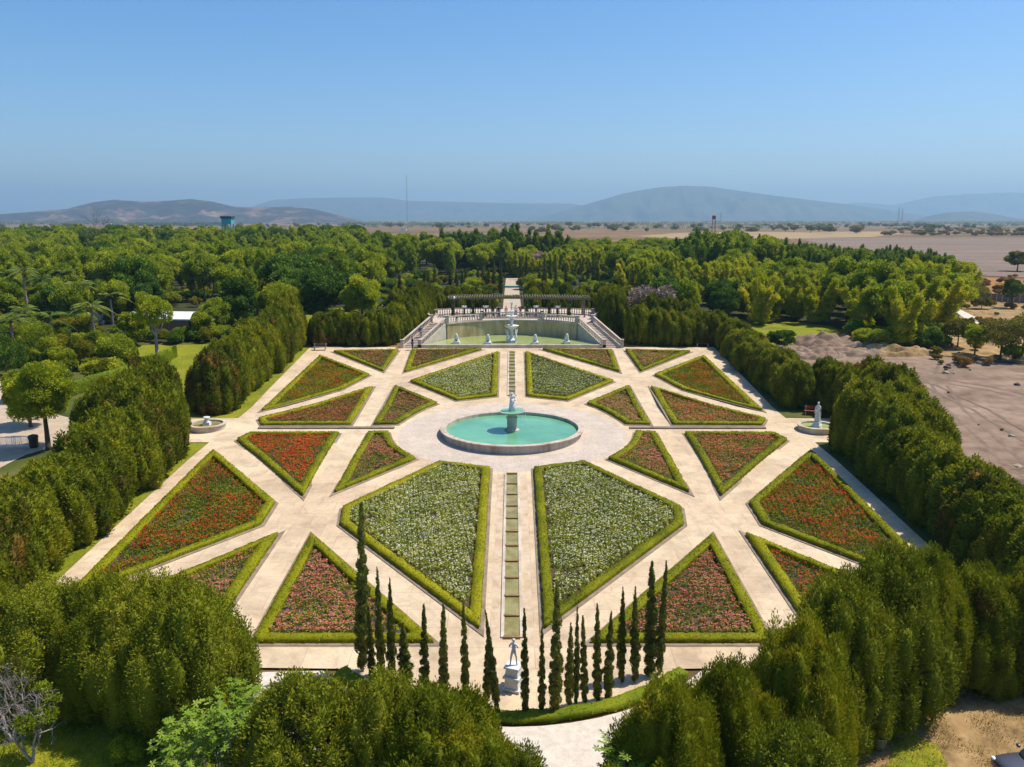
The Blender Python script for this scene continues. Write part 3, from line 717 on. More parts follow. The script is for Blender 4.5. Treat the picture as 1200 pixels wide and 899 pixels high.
RED = dict(row=0.40, step=0.25, leaves=17, h=0.26, r=0.17, leaf=0.18, fl=4.6, petal=0.08, green='plant_green', a='fl_red', b='fl_orange', mix=0.2, patch=2.6)
ORANGE = dict(row=0.42, step=0.25, leaves=14, h=0.26, r=0.16, leaf=0.16, fl=11.0, petal=0.09, green='plant_green', a='fl_orange', b='fl_red', mix=0.35, patch=1.0)
PINK = dict(row=0.42, step=0.26, leaves=14, h=0.26, r=0.16, leaf=0.17, fl=8.5, petal=0.08, green='plant_green', a='fl_pink', b='fl_red', mix=0.25, patch=1.6)
SALMON = dict(row=0.42, step=0.26, leaves=14, h=0.26, r=0.16, leaf=0.17, fl=9.0, petal=0.085, green='plant_green', a='fl_salmon', b='fl_pink', mix=0.3, patch=1.2)
SALRED = dict(SALMON, a='fl_salmon', b='fl_red', mix=0.4)
BEDS = [  # outline in photo pixels (left half), styles left/right, description
    ([(391, 413), (467, 411.5), (449, 436)], SALMON, SALMON, 'small triangular bed of salmon flowers at the back {s} corner of the garden'),
    ([(483, 411.5), (564, 410.5), (474, 436.7)], SALMON, SALMON, 'long triangular salmon flower bed just in front of the {s} staircase'),
    ([(481, 448), (584, 414), (582, 465), (535, 470)], WHITE, WHITE, 'four-sided bed of white flowers {s} of the narrow rear canal, behind the round basin'),
    ([(463, 454), (512, 474), (500, 478.5), (487, 485), (475, 492), (466, 498), (438, 498.5)], SALMON, SALMON, 'small curved-sided salmon bed at the back {s} of the round basin'),
    ([(375, 418.5), (433, 440.5), (400, 457.5), (307, 482)], RED, RED, 'dark red kite-shaped bed along the rear part of the outer {s} path'),
    ([(437, 455), (411, 498.5), (307, 499), (303, 492.5)], SALRED, SALRED, 'flat triangular bed of pink and red flowers behind the {s} stone step'),
    ([(278, 517), (293, 509.5), (397, 509), (355, 582)], ORANGE, SALRED, 'triangular bed {c}, just in front of the {s} stone step'),
    ([(432, 508.5), (455, 508), (457, 515), (463, 524), (474, 532), (487, 539), (392.5, 578)], PINK, PINK, 'small curved-sided pink bed at the front {s} of the round basin'),
    ([(250, 530), (322, 591), (306, 616), (75, 705)], RED, RED, 'large bed of dark red flowers beside the front part of the outer {s} path'),
    ([(326, 628), (240, 755), (20, 755)], PINK, dict(ORANGE, fl=4.0), 'triangular bed {c} partly hidden by the front {s} conifers'),
    ([(365, 629), (508, 754.5), (296, 754.5)], PINK, PINK, 'large triangular bed of pink flowers at the front {s} of the garden behind the cypresses'),
    ([(515, 543.5), (574, 550.5), (562, 738), (399, 616), (402, 597)], WHITE, WHITE, 'largest bed of white flowers {s} of the stepped front canal'),
]
for bi, (pts, stl, stR, desc) in enumerate(BEDS):
    for sgn, side, st in ((1, 'left', stl), (-1, 'right', stR)):
        poly = [tuple(G(p[0], p[1])[:2]) for p in pts]
        if sgn < 0: poly = [(-x, y) for x, y in poly]
        if area2(poly) < 0: poly = poly[::-1]
        c = {'left': 'of orange-red flowers' if bi == 6 else 'of pink flowers', 'right': 'of salmon-pink flowers' if bi == 6 else 'of orange flowers'}[side]
        cx, cy = np.mean([p[0] for p in poly]), np.mean([p[1] for p in poly])
        e = empty('flower_bed', (0, 0, 0), desc.format(s=side, c=c), 'flower bed', 'flower beds of the parterre')
        wd = HEDGE_W * (1.0 if cy < 90 else 1.0)
        inn = inset(poly, wd); kb = inset(poly, -0.26)
        hedge_ring(poly, inn, HEDGE_H, bi * 2 + (sgn < 0), 'hedge_border', e)
        ring_mesh(kb, inset(poly, -0.02), 0.0, 0.05, 'kerb', M['kerb'], e)
        mb = MB()
        i2 = inset(poly, wd * 0.6); bmx = bmesh.new(); bmx.faces.new([bmx.verts.new((p[0], p[1], 0)) for p in i2])
        for k in KY: bmesh.ops.bisect_plane(bmx, geom=bmx.verts[:] + bmx.edges[:] + bmx.faces[:], plane_co=(0, k, 0), plane_no=(0, 1, 0))
        for v in bmx.verts: v.co.z = gz(v.co.y) + 0.05
        bmesh.ops.triangulate(bmx, faces=bmx.faces); me = bpy.data.meshes.new('soil'); bmx.to_mesh(me); bmx.free(); me.materials.append(M['soil']); link('soil', me, e)
        flowers('bedding_plants', inset(poly, wd + 0.12), st, 40 + bi * 2 + (sgn < 0), e, {True: R(90) + 0.15 * sgn, False: R(0)}[bi in (2, 11, 8)] + (0.0))

# ------------------------------------------------------------------ stepped canals
def canal(name, y0, y1, xw, nst, label):
    e = empty(name, (0, 0, 0), label, 'canal')
    ys = [y0 + (y1 - y0) * k / nst for k in range(nst + 1)]
    for sgn in (-1, 1):
        mb = MB()
        for k in range(nst): mb.beam((sgn * (xw + 0.09), ys[k], gz(ys[k])), (sgn * (xw + 0.09), ys[k + 1], gz(ys[k + 1])), 0.18, 0.09)
        mb.build('side_kerb', M['stone'], e)
    for k in range(nst + 1):
        mb = MB(); mb.box(-xw - 0.02, ys[k] - 0.11, gz(ys[k]) - 0.02, xw + 0.02, ys[k] + 0.11, gz(ys[k]) + 0.13); mb.build('weir', M['wet_stone'], e)
    for k in range(nst):
        zt = gz(ys[k + 1]) + 0.02
        mb = MB(); mb.add([(-xw, ys[k] + 0.1, gz(ys[k]) + 0.03), (xw, ys[k] + 0.1, gz(ys[k]) + 0.03), (xw, ys[k + 1] - 0.1, zt + 0.01), (-xw, ys[k + 1] - 0.1, zt + 0.01)], [(0, 1, 2, 3)])
        mb.build('water', M['water_amber'], e)
    return e
M['wet_stone'] = noisy('wet_ochre_stone', [(0.3, (0.16, 0.10, 0.04)), (0.7, (0.34, 0.23, 0.10))], 3, 6, rough=0.5)
canal('stepped_canal', G(600, 748).y, G(600, 556).y, 0.43, 11, 'narrow stepped canal of amber pools running from the round basin to the front statue')
canal('stepped_canal', G(600, 464).y, G(600, 413).y, 0.36, 12, 'narrow stepped canal of small pools between the round basin and the rear pool')
# stained bands beside the front canal
M['stain'] = noisy('stained_paving', [(0.35, (0.40, 0.28, 0.16)), (0.52, (0.52, 0.41, 0.29)), (0.7, (0.57, 0.46, 0.35))], 1.0, 9, distort=0.5)
for s in (-1, 1):
    sheet('canal_paving', [(s * 0.56, G(600, 748).y), (s * 1.15, G(600, 748).y), (s * 1.15, G(600, 556).y), (s * 0.56, G(600, 556).y)], 0.004, M['stain'])

# ------------------------------------------------------------------ figures
def skin_mesh(name, joints, edges, mats, root=0, sub=1):
    me = bpy.data.meshes.new(name); me.from_pydata([j[:3] for j in joints], edges, [])
    o = bpy.data.objects.new(name, me); COL.objects.link(o)
    md = o.modifiers.new('s', 'SKIN'); md.use_smooth_shade = True
    for i, j in enumerate(joints):
        me.skin_vertices[0].data[i].radius = (j[3], j[4] if len(j) > 4 else j[3])
    me.skin_vertices[0].data[root].use_root = True
    ss = o.modifiers.new('u', 'SUBSURF'); ss.levels = sub; ss.render_levels = sub
    dg = bpy.context.evaluated_depsgraph_get(); ev = o.evaluated_get(dg)
    nm = bpy.data.meshes.new_from_object(ev); nm.name = name
    bpy.data.objects.remove(o); nm.materials.clear(); nm.materials.append(mats)
    for p_ in nm.polygons: p_.use_smooth = True; p_.material_index = 0
    return nm
def figure_joints(pose):
    """1.75 m figure facing -Y; pose: dict of overrides"""
    J = dict(pelvis=(0, 0, .95, .135, .10), waist=(0, 0, 1.10, .115, .085), chest=(0, 0, 1.30, .145, .10), neck0=(0, .01, 1.46, .07, .06), neck=(0, 0, 1.53, .05, .05),
             head0=(0, -.01, 1.61, .072, .085), head1=(0, -.01, 1.70, .062, .075),
             lsh=(-.17, 0, 1.42, .055, .055), lel=(-.24, .02, 1.13, .042, .042), lwr=(-.25, -.06, .88, .028, .028), lha=(-.25, -.09, .79, .03, .018),
             rsh=(.17, 0, 1.42, .055, .055), rel=(.24, .02, 1.13, .042, .042), rwr=(.25, -.06, .88, .028, .028), rha=(.25, -.09, .79, .03, .018),
             lhip=(-.09, 0, .88, .09, .09), lkn=(-.10, -.02, .49, .06, .06), lan=(-.10, .02, .09, .038, .038), lto=(-.11, -.14, .035, .035, .03),
             rhip=(.09, 0, .88, .09, .09), rkn=(.10, -.02, .49, .06, .06), ran=(.10, .02, .09, .038, .038), rto=(.11, -.14, .035, .035, .03))
    for k, v in pose.items(): J[k] = tuple(v) + J[k][len(v):]
    return J
CH = [('pelvis', 'waist'), ('waist', 'chest'), ('chest', 'neck0'), ('neck0', 'neck'), ('neck', 'head0'), ('head0', 'head1'),
      ('neck0', 'lsh'), ('lsh', 'lel'), ('lel', 'lwr'), ('lwr', 'lha'), ('neck0', 'rsh'), ('rsh', 'rel'), ('rel', 'rwr'), ('rwr', 'rha'),
      ('pelvis', 'lhip'), ('lhip', 'lkn'), ('lkn', 'lan'), ('lan', 'lto'), ('pelvis', 'rhip'), ('rhip', 'rkn'), ('rkn', 'ran'), ('ran', 'rto')]
def chain_mesh(name, J, chains, mat_, grow=0.0, sub=1):
    names = []
    for a, b in chains:
        for q in (a, b):
            if q not in names: names.append(q)
    js = [(J[q][0], J[q][1], J[q][2], J[q][3] + grow, J[q][4] + grow) for q in names]
    return skin_mesh(name, js, [(names.index(a), names.index(b)) for a, b in chains], mat_, 0, sub)
def add_hand(mb, wrist, tip, side):
    w_, t_ = Vector(wrist[:3]), Vector(tip[:3]); d = (t_ - w_).normalized(); s = d.cross(Vector((0, 1, 0))).normalized()
    for k, ln in enumerate((.065, .078, .072, .055)):
        b = t_ + s * (k - 1.5) * .019; mid = b + d * ln * .55; mb.tube([b - d * .02, mid, mid + (d + Vector((0, -.5, 0))).normalized() * ln * .45], [.010, .009, .006], 5)
    th = w_ + d * .04 + s * side * .03; mb.tube([w_ + d * .03, th + s * side * .015, th + s * side * .02 + d * .045], [.013, .011, .008], 5)
def face_bits(mb, J):
    h = Vector(J['head0'][:3]); f = Vector((0, -1, 0))
    mb.tube([h + Vector((0, -.085, .045)), h + Vector((0, -.112, .005)), h + Vector((0, -.09, -.005))], [.008, .014, .008], 5)   # nose
    for s in (-1, 1): mb.ico(h + Vector((s * .078, .01, .02)), (.012, .022, .032), 1)                                           # ears
    mb.ico(h + Vector((0, -.088, -.03)), (.026, .008, .008), 1)                                                                  # mouth
def person(loc, rz, shirt, legs, label, pose=None, scale=1.0, long_hair=False):
    J = figure_joints(pose or {})
    e = empty('person', loc, label, 'person', None, rz, (scale,) * 3)
    link('body', chain_mesh('body', J, CH, M['skin']), e)
    link('shirt', chain_mesh('shirt', J, [('waist', 'chest'), ('chest', 'neck0'), ('neck0', 'lsh'), ('lsh', 'lel'), ('neck0', 'rsh'), ('rsh', 'rel'), ('waist', 'pelvis')], M[shirt], 0.018), e)
    link('trousers', chain_mesh('trousers', J, [('pelvis', 'lhip'), ('lhip', 'lkn'), ('lkn', 'lan'), ('pelvis', 'rhip'), ('rhip', 'rkn'), ('rkn', 'ran')], M[legs], 0.02), e)
    mb = MB(); h = J['head1']; mb.ico((h[0], h[1] + .02, h[2] + .0), (.085, .095, .085), 2)
    if long_hair: mb.ico((h[0], h[1] + .07, h[2] - .12), (.075, .05, .16), 2)
    mb.build('hair', M['hair'], e, True)
    return e
def statue(name, loc, rz, scale, pose, label, cat='statue', drape=True, parent_mb=None, mat_='pale_stone', ped=None, group=None):
    """stone figure with drapery on an optional pedestal (list of (half width, height))"""
    e = empty(name, loc, label, cat, group, rz)
    z = 0.0
    if ped:
        mb = MB()
        for hw, hh, tp in ped:
            mb.box(-hw, -hw, z, hw, hw, z + hh, 0, None, tp); z += hh
        mb.build('pedestal', M['pale_stone'], e)
    J = figure_joints(pose)
    me = chain_mesh('figure', J, CH, M[mat_], 0.012, 1)
    f = link('figure', me, e, (0, 0, z), 0, (scale,) * 3)
    mb = MB(); face_bits(mb, J)
    h = J['head1']; mb.ico((h[0], h[1] + .025, h[2] + .005), (.092, .10, .09), 2, 0, 0.4)
    for s, a, b in ((-1, 'lwr', 'lha'), (1, 'rwr', 'rha')): add_hand(mb, J[a], J[b], s)
    hd = mb.build('hair_and_hands', M[mat_], e, True); hd.location = (0, 0, z); hd.scale = (scale,) * 3
    if drape:
        mb = MB(); n = 28; prof = [(0.17, 1.12), (0.20, 0.95), (0.21, 0.75), (0.23, 0.5), (0.25, 0.25), (0.27, 0.03)]
        vs = []; fs = []
        for r_, zz in prof:
            for k in range(n):
                a = 2 * math.pi * k / n; q = r_ * (1 + 0.09 * math.sin(a * 7 + zz * 2)); vs.append((q * math.cos(a), q * 0.8 * math.sin(a), zz))
        for i in range(len(prof) - 1):
            for k in range(n): fs.append((i * n + k, i * n + (k + 1) % n, (i + 1) * n + (k + 1) % n, (i + 1) * n + k))
        fs.append(tuple(range(n))); mb.add(vs, fs); d = mb.build('drapery', M[mat_], e, True); d.location = (0, 0, z); d.scale = (scale,) * 3
    return e

# ------------------------------------------------------------------ round basin in the middle
RZ = gz(69.3) + 0.84
be = empty('round_basin', (FC.x, FC.y, gz(FC.y)), 'large round stone basin of turquoise water in the middle of the garden', 'basin')
zo = gz(FC.y)
mb = MB(); hb = RZ - zo
mb.lathe([(6.62, -0.75), (6.66, hb - 0.14), (6.86, hb - 0.12), (6.88, hb - 0.02), (6.84, hb), (6.36, hb), (6.33, hb - 0.03), (6.33, -0.75)], 96)
mb.build('rim', M['rim_stone'], be)
mb = MB(); mb.lathe([(0.0001, hb - 0.33), (6.34, hb - 0.33)], 96); mb.build('water', M['water_teal'], be)
fe = empty('fountain', (FC.x, FC.y, RZ - 0.36), 'stone fountain column with a bowl and small figure rising from the turquoise round basin', 'fountain')
mb = MB(); mb.lathe([(0.72, 0), (0.72, 0.12), (0.56, 0.18), (0.46, 0.35), (0.48, 1.15), (0.58, 1.3), (0.42, 1.45), (0.36, 1.6)], 8); mb.build('column', M['stone'], fe)
mb = MB(); mb.lathe([(0.35, 1.55), (0.8, 1.66), (1.25, 1.86), (1.36, 1.98), (1.28, 2.0), (1.1, 1.9), (0.3, 1.84)], 40, wob=0.012); mb.build('bowl', M['stone'], fe)
mb = MB(); mb.lathe([(0.0001, 1.95), (1.16, 1.95)], 32); mb.build('bowl_water', M['water_teal'], fe)
J = figure_joints({'lel': (-.16, -.16, 1.2), 'lwr': (-.04, -.2, 1.38), 'lha': (0, -.2, 1.46), 'rel': (.3, -.05, 1.2), 'rwr': (.22, -.2, 1.05), 'rha': (.15, -.25, 1.05)})
f = link('figure', chain_mesh('figure', J, CH, M['pale_stone'], 0.05, 1), fe, (0, 0, 1.85), R(20), (1.1,) * 3)
mb = MB(); mb.lathe([(0.30, 0), (0.26, .5), (0.20, .95), (0.17, 1.15), (0.0001, 1.2)], 16, wob=0.06); d = mb.build('drapery', M['pale_stone'], fe, True); d.location = (0, 0, 1.85); d.scale = (1.1,) * 3
rng_s = np.random.default_rng(5)
P = []
for k in range(26):
    a = rng_s.uniform(-0.9, 0.9) if k < 18 else rng_s.uniform(0, 6.28)
    for t in np.linspace(0, 1, 26):
        r_ = 0.15 + 1.5 * t; z_ = 3.0 + 0.5 * t - 2.6 * t * t - (0.25 if k % 2 else 0)
        P.append((r_ * math.cos(a), r_ * math.sin(a), z_ - 0.3))
P = np.array(P) + rng_s.normal(0, 0.03, (len(P), 3)); P = P[P[:, 2] > 0.35]
me = quads_mesh('water_spray', leaf_arrays(P, np.zeros((len(P), 3)), 0.05, 0.03, rng_s, 1), np.full(len(P), 0.5), [M['spray']]); tag(link('water_spray', me, fe), kind='stuff')

# side fountains
def side_fountain(px, py, label, with_statue):
    g = G(px, py); e = empty('side_basin', (g.x, g.y, g.z), label, 'basin'); 
    mb = MB(); mb.lathe([(1.72, -0.15), (1.75, 0.42), (1.86, 0.46), (1.86, 0.54), (1.52, 0.54), (1.50, 0.50), (1.50, 0)], 48); mb.build('rim', M['stone'], e)
    mb = MB(); mb.lathe([(0.0001, 0.36), (1.51, 0.36)], 48); mb.build('water', M['water_amber' if not with_statue else 'water_green'], e)
    return g
g = side_fountain(957, 504, 'round stone basin under the standing statue beside the right hedge', True)
statue('statue', (g.x, g.y, g.z + 0.3), R(-40), 1.08, {'rel': (.2, -.1, 1.18), 'rwr': (.05, -.2, 1.25), 'rha': (0, -.2, 1.3)}, 'tall pale draped statue on a low plinth in the right round basin', ped=[(.42, .25, .03), (.32, .30, .04)])
g = side_fountain(243, 502, 'low round stone basin with a broken pedestal beside the left hedge', False)
pe = empty('pedestal_stump', (g.x, g.y, g.z + 0.3), 'short pale stone pedestal without a statue in the left round basin', 'pedestal')
mb = MB(); mb.box(-.34, -.34, 0, .34, .34, .35, 0, None, .03); mb.build('base', M['pale_stone'], pe)
mb = MB(); mb.lathe([(.26, .35), (.20, .5), (.22, .72), (.34, .8), (.30, .86)], 12); mb.build('cap', M['pale_stone'], pe)

# statue on the apron, seen from behind
g = G(602, 806)
statue('statue', (g.x, g.y, g.z), R(158), .78, {'lel': (-.30, -.02, 1.2), 'lwr': (-.12, -.18, 1.12), 'lha': (-.03, -.2, 1.12), 'rel': (.30, .03, 1.2), 'rwr': (.16, -.16, 1.1), 'rha': (.07, -.2, 1.12),
       'lkn': (-.16, -.06, .49), 'lan': (-.19, -.02, .09), 'lto': (-.21, -.18, .035), 'rkn': (.16, .06, .49), 'ran': (.18, .12, .09), 'rto': (.2, -.02, .035)},
       'pale stone statue of a striding figure on a stacked pedestal among the front cypresses', drape=False, ped=[(.44, .12, 0), (.36, .50, .03), (.42, .10, 0), (.33, .42, .03), (.38, .09, 0)])

# ------------------------------------------------------------------ rear pool, wall, stairs, balustrades
YK = G(600, 407).y; ZK = gz(112.0)
TERR = 2.55
def back_curve(x):  # Y of the retaining wall for a given X
    return YK + 10.6 - 4.6 * (abs(x) / 9.4) ** 2
pe = empty('rear_pool', (0, YK, ZK), 'shallow pool of pale green water below the curved retaining wall', 'pool')
N = 28
cur = [(-9.4 + 18.8 * k / N, back_curve(-9.4 + 18.8 * k / N)) for k in range(N + 1)]
wat = [(-12.5, YK), (12.5, YK)] + cur[::-1]
mb = MB(); mb.add([(x, y - YK, 0.30) for x, y in wat], [tuple(range(len(wat)))]); mb.build('water', M['water_green'], pe)
mb = MB(); mb.box(-13.0, -0.42, -0.12, 13.0, 0.0, 0.42); mb.build('front_kerb', M['stone'], pe)
# earth platform of the terrace
te = empty('terrace', (0, YK, ZK), 'raised paved terrace behind the curved retaining wall', 'terrace')
plat = [(x, y + 0.35) for x, y in cur] + [(11.8, back_curve(9.4) + 0.35), (13.2, YK + 9.5), (13.2, YK + 26), (-13.2, YK + 26), (-13.2, YK + 9.5), (-11.8, back_curve(9.4) + 0.35)]
mb = MB(); n = len(plat); mb.add([(x, y - YK, TERR) for x, y in plat] + [(x, y - YK, -0.3) for x, y in plat], [tuple(range(n))] + [(i, i + n, (i + 1) % n + n, (i + 1) % n) for i in range(n)])
mb.build('floor', M['plaza'], te)
we = empty('retaining_wall', (0, YK, ZK), 'stained curved stone retaining wall behind the rear pool', 'wall')
mb = MB(); vs = []
for x, y in cur: vs += [(x, y - YK, -0.2), (x, y - YK, TERR - 0.1), (x, y - YK + 0.34, TERR - 0.1), (x, y - YK + 0.34, -0.2)]
fs = []
for k in range(N):
    for j in range(3): fs.append((k * 4 + j, (k + 1) * 4 + j, (k + 1) * 4 + j + 1, k * 4 + j + 1))
mb.add(vs, fs); mb.build('wall_face', M['wall_stone'], we)
mb = MB(); vs = []
for x, y in cur: vs += [(x, y - YK - 0.12, TERR - 0.1), (x, y - YK - 0.12, TERR + 0.08), (x, y - YK + 0.45, TERR + 0.08), (x, y - YK + 0.45, TERR - 0.1)]
fs = []
for k in range(N):
    for j in range(4): fs.append((k * 4 + j, (k + 1) * 4 + j, (k + 1) * 4 + (j + 1) % 4, k * 4 + (j + 1) % 4))
mb.add(vs, fs); mb.build('coping', M['stone'], we)
# flank walls of the stairs and the stairs
BAL = MB(); BAL.lathe([(.085, 0), (.085, .05), (.05, .09), (.095, .22), (.085, .32), (.045, .50), (.055, .60), (.085, .64), (.085, .70)], 8)
BALM = BAL.mesh('baluster', M['stone'], True)
def balustrade(path, label, z0, dz_list, name='balustrade', step=0.42, piers=True):
    """path: plan points; dz_list: floor height (above ZK) at each"""
    e = empty(name, (path[0][0], path[0][1], ZK + dz_list[0]), label, 'balustrade', 'stone balustrades of the terrace')
    o = Vector((path[0][0], path[0][1], dz_list[0]))
    P = [Vector((p[0], p[1], d)) - o for p, d in zip(path, dz_list)]
    r1, r2 = MB(), MB()
    for a, b in zip(P[:-1], P[1:]):
        r1.beam(a + Vector((0, 0, .82)), b + Vector((0, 0, .82)), .26, .14); r2.beam(a, b, .28, .13)
    r1.build('top_rail', M['stone'], e); r2.build('base_rail', M['stone'], e)
    tot = [0]
    for a, b in zip(P[:-1], P[1:]): tot.append(tot[-1] + (b - a).length)
    k = step * 0.7
    while k < tot[-1] - step * .4:
        i = max(j for j in range(len(tot)) if tot[j] <= k); t = (k - tot[i]) / (tot[i + 1] - tot[i]); q = P[i].lerp(P[i + 1], t)
        link('baluster', BALM, e, q + Vector((0, 0, .125))); k += step
    if piers:
        for q in (P[0], P[-1]):
            mb = MB(); mb.box(q.x - .22, q.y - .22, q.z - .1, q.x + .22, q.y + .22, q.z + 1.0); mb.box(q.x - .27, q.y - .27, q.z + 1.0, q.x + .27, q.y + .27, q.z + 1.1); mb.build('pier', M['stone'], e)
    return e
for s, nm in ((-1, 'left'), (1, 'right')):
    a0, a1 = Vector((s * 12.75, YK - 0.2)), Vector((s * 9.6, back_curve(9.4) + 0.3))
    b0, b1 = Vector((s * 15.2, YK - 0.2)), Vector((s * 11.9, YK + 7.6))
    fw = empty('stair_wall', (a0.x, a0.y, ZK), 'pale plastered flank wall of the %s staircase beside the rear pool' % nm, 'wall')
    mb = MB(); pa, pb = a0, a1
    d2 = (a1 - a0).normalized(); nn = Vector((-d2.y, d2.x)) * 0.16
    vs = []
    for q, h in ((a0, 0.1), (a1, TERR)):
        for sg in (-1, 1):
            for zz in (-0.2, h): vs.append((q.x + nn.x * sg - a0.x, q.y + nn.y * sg - a0.y, zz))
    mb.add(vs, [(0, 1, 5, 4), (2, 6, 7, 3), (1, 3, 7, 5), (0, 4, 6, 2), (0, 2, 3, 1), (4, 5, 7, 6)]); mb.build('wall_face', M['side_wall'], fw)
    st = empty('staircase', (a0.x, a0.y, ZK), '%s stone staircase climbing from the garden to the terrace' % nm, 'staircase')
    mb = MB(); ns = 16
    for k in range(ns):
        t0, t1 = k / ns, (k + 1) / ns
        A, B = a0.lerp(a1, t0), a0.lerp(a1, t1); C, D = b0.lerp(b1, t0), b0.lerp(b1, t1); zt = TERR * (k + 1) / ns
        vs = [(v.x - a0.x, v.y - a0.y, zz) for zz in (-0.2, zt) for v in (A, C, D, B)]
        mb.add(vs, [(0, 1, 2, 3), (4, 7, 6, 5), (0, 4, 5, 1), (1, 5, 6, 2), (2, 6, 7, 3), (3, 7, 4, 0)])
    mb.build('steps', M['plaza'], st)
    balustrade([a0, a0.lerp(a1, .30), a1], 'sloping stone balustrade on the pool side of the %s staircase' % nm, 0, [0.05, TERR * .30 + .05, TERR + 0.05])
    balustrade([b0, b0.lerp(b1, .35), b1], 'sloping stone balustrade on the hedge side of the %s staircase' % nm, 0, [0.05, TERR * .35 + .05, TERR + 0.05])
    xs = [9.4 - 0.6 * k for k in range(9)]
    balustrade([(s * x, back_curve(x) + 0.25) for x in xs], 'curved stone balustrade on the retaining wall between the %s staircase and the middle' % nm, 0, [TERR + .08] * 9)
    balustrade([(s * 4.6, back_curve(4.6) + 0.3), (s * 4.6, YK + 12.2)], 'short return of stone balustrade at the %s end of the middle section' % nm, 0, [TERR + .08] * 2)
    balustrade([(s * 11.9, YK + 7.7), (s * 12.8, YK + 11.5)], 'short outer stone balustrade at the %s edge of the terrace' % nm, 0, [TERR] * 2)
    balustrade([(s * 2.2, YK + 18.5), (s * 9.5, YK + 18.5), (s * 12.8, YK + 16.5)], 'stone balustrade under the pergola %s of the rear opening' % nm, 0, [TERR] * 3)
balustrade([(-4.6, YK + 12.2), (4.6, YK + 12.2)], 'straight middle stone balustrade at the head of the terrace above the wall', 0, [TERR + .08] * 2)
# pergola
pg = empty('pergola', (0, YK + 17, ZK + TERR), 'long curved timber pergola on vine-clad posts across the terrace', 'pergola')
xs = [-9.2, -6.1, -3.0, 2.4, 5.8, 8.9, 11.2]
for x in xs:
    for yy in (-1.5, 1.5):
        mb = MB(); mb.lathe([(.17, 0), (.17, .1), (.12, .16), (.11, 2.6), (.16, 2.72)], 10, (x, yy - 0.012 * x * x, 0)); mb.build('post', M['tan_wood'], pg)
for yy in (-1.5, 1.5):
    mb = MB(); q = [-9.9 + 21.9 * k / 14 for k in range(15)]
    for a, b in zip(q[:-1], q[1:]): mb.beam((a, yy - .012 * a * a, 2.72), (b, yy - .012 * b * b, 2.72), .16, .26)
    mb.build('beam', M['tan_wood'], pg)
mb = MB()
for k in range(56):
    x = -9.8 + 21.7 * k / 55; mb.box(x - .05, -2.3 - .012 * x * x, 2.99, x + .05, 2.3 - .012 * x * x, 3.13)
mb.build('rafters', M['tan_wood'], pg)
rng_v = np.random.default_rng(3); lb = []
for x in (-9.2, -6.1, -3.0, 2.4, 5.8, 8.9): lb += [(x, -1.5 - .012 * x * x, z, .28, .28, .55) for z in (.5, 1.3, 2.2)]
me = crown_mesh('climbing_vines', lb, 5000, .16, .1, [M['broad_dark']], 77, core=0, up=0, shell=.7, zmin=0.0); link('climbing_vines', me, pg)
lb = [(x, random.uniform(-1.6, 1.6) - .012 * x * x, 2.95, .8, .8, .18) for x in np.arange(-9.5, 11.6, .55)][:0] + [(x, random.uniform(-1.6, 1.6) - .012 * x * x, 3.05, 1.0, .8, .12) for x in np.arange(-9.3, 11.3, 1.7)]
me = crown_mesh('vine_canopy', lb, 9000, .17, .11, [M['broad_dark']], 78, core=0, up=0, shell=.8); link('vine_canopy', me, pg)
for px in (545.5, 570, 627.5, 652):
    x = (px - 600) / FPX * 131
    e = empty('stone_urn', (x, YK + 15.0, ZK + TERR), 'white bowl on a dark pedestal under the pergola, %s' % {545.5: 'nearest the left staircase', 570: 'second from the left staircase', 627.5: 'just right of the fountain top', 652: 'nearest the right staircase'}[px], 'urn', 'white bowls under the pergola')
    mb = MB(); mb.lathe([(.28, 0), (.28, .1), (.16, .2), (.14, 1.25), (.2, 1.35)], 12); mb.build('pedestal', M['roof_dark'], e)
    mb = MB(); mb.lathe([(.12, 1.35), (.3, 1.42), (.46, 1.6), (.48, 1.68), (.40, 1.68), (.0001, 1.6)], 20); mb.build('bowl', M['white_paint'], e, True)
# lamp on the terrace (white lantern at the pergola's left end)
e = empty('lamp_post', (-8.9, YK + 13.6, ZK + TERR), 'thin lamp post with a white globe at the left end of the pergola', 'lamp post')
mb = MB(); mb.tube([(0, 0, 0), (0, 0, 2.9)], [.06, .04], 8); mb.build('pole', M['roof_dark'], e)
mb = MB(); mb.ico((0, 0, 3.08), (.2, .2, .22), 2); mb.build('globe', M['white_paint'], e, True)

# tiered fountain in the rear pool
te2 = empty('tiered_fountain', (-0.05, YK + 3.3, ZK + 0.25), 'tall white tiered fountain with carved figures standing in the rear pool', 'fountain')
mb = MB(); mb.lathe([(.7, 0), (.7, .3), (.5, .4), (.3, .6), (.26, 1.8), (.4, 1.95)], 16); mb.build('base', M['pale_stone'], te2)
mb = MB(); mb.lathe([(.3, 1.9), (.8, 2.15), (1.05, 2.4), (.98, 2.42), (.2, 2.3)], 28, wob=.03); mb.build('lower_bowl', M['pale_stone'], te2)
mb = MB(); mb.lathe([(.28, 2.3), (.22, 2.7), (.3, 3.2), (.22, 3.4)], 12); mb.build('stem', M['pale_stone'], te2)
mb = MB(); mb.lathe([(.25, 3.35), (.65, 3.55), (.85, 3.78), (.78, 3.8), (.15, 3.65)], 24, wob=.03); mb.build('upper_bowl', M['pale_stone'], te2)
mb = MB(); mb.lathe([(.2, 3.7), (.16, 4.0), (.3, 4.25), (.34, 4.45), (.1, 4.5)], 14, wob=.04); mb.build('finial', M['pale_stone'], te2)
FJ = figure_joints({'lel': (-.24, -.1, 1.5), 'lwr': (-.18, -.1, 1.75), 'lha': (-.15, -.1, 1.84), 'rel': (.24, -.1, 1.5), 'rwr': (.18, -.1, 1.75), 'rha': (.15, -.1, 1.84)})
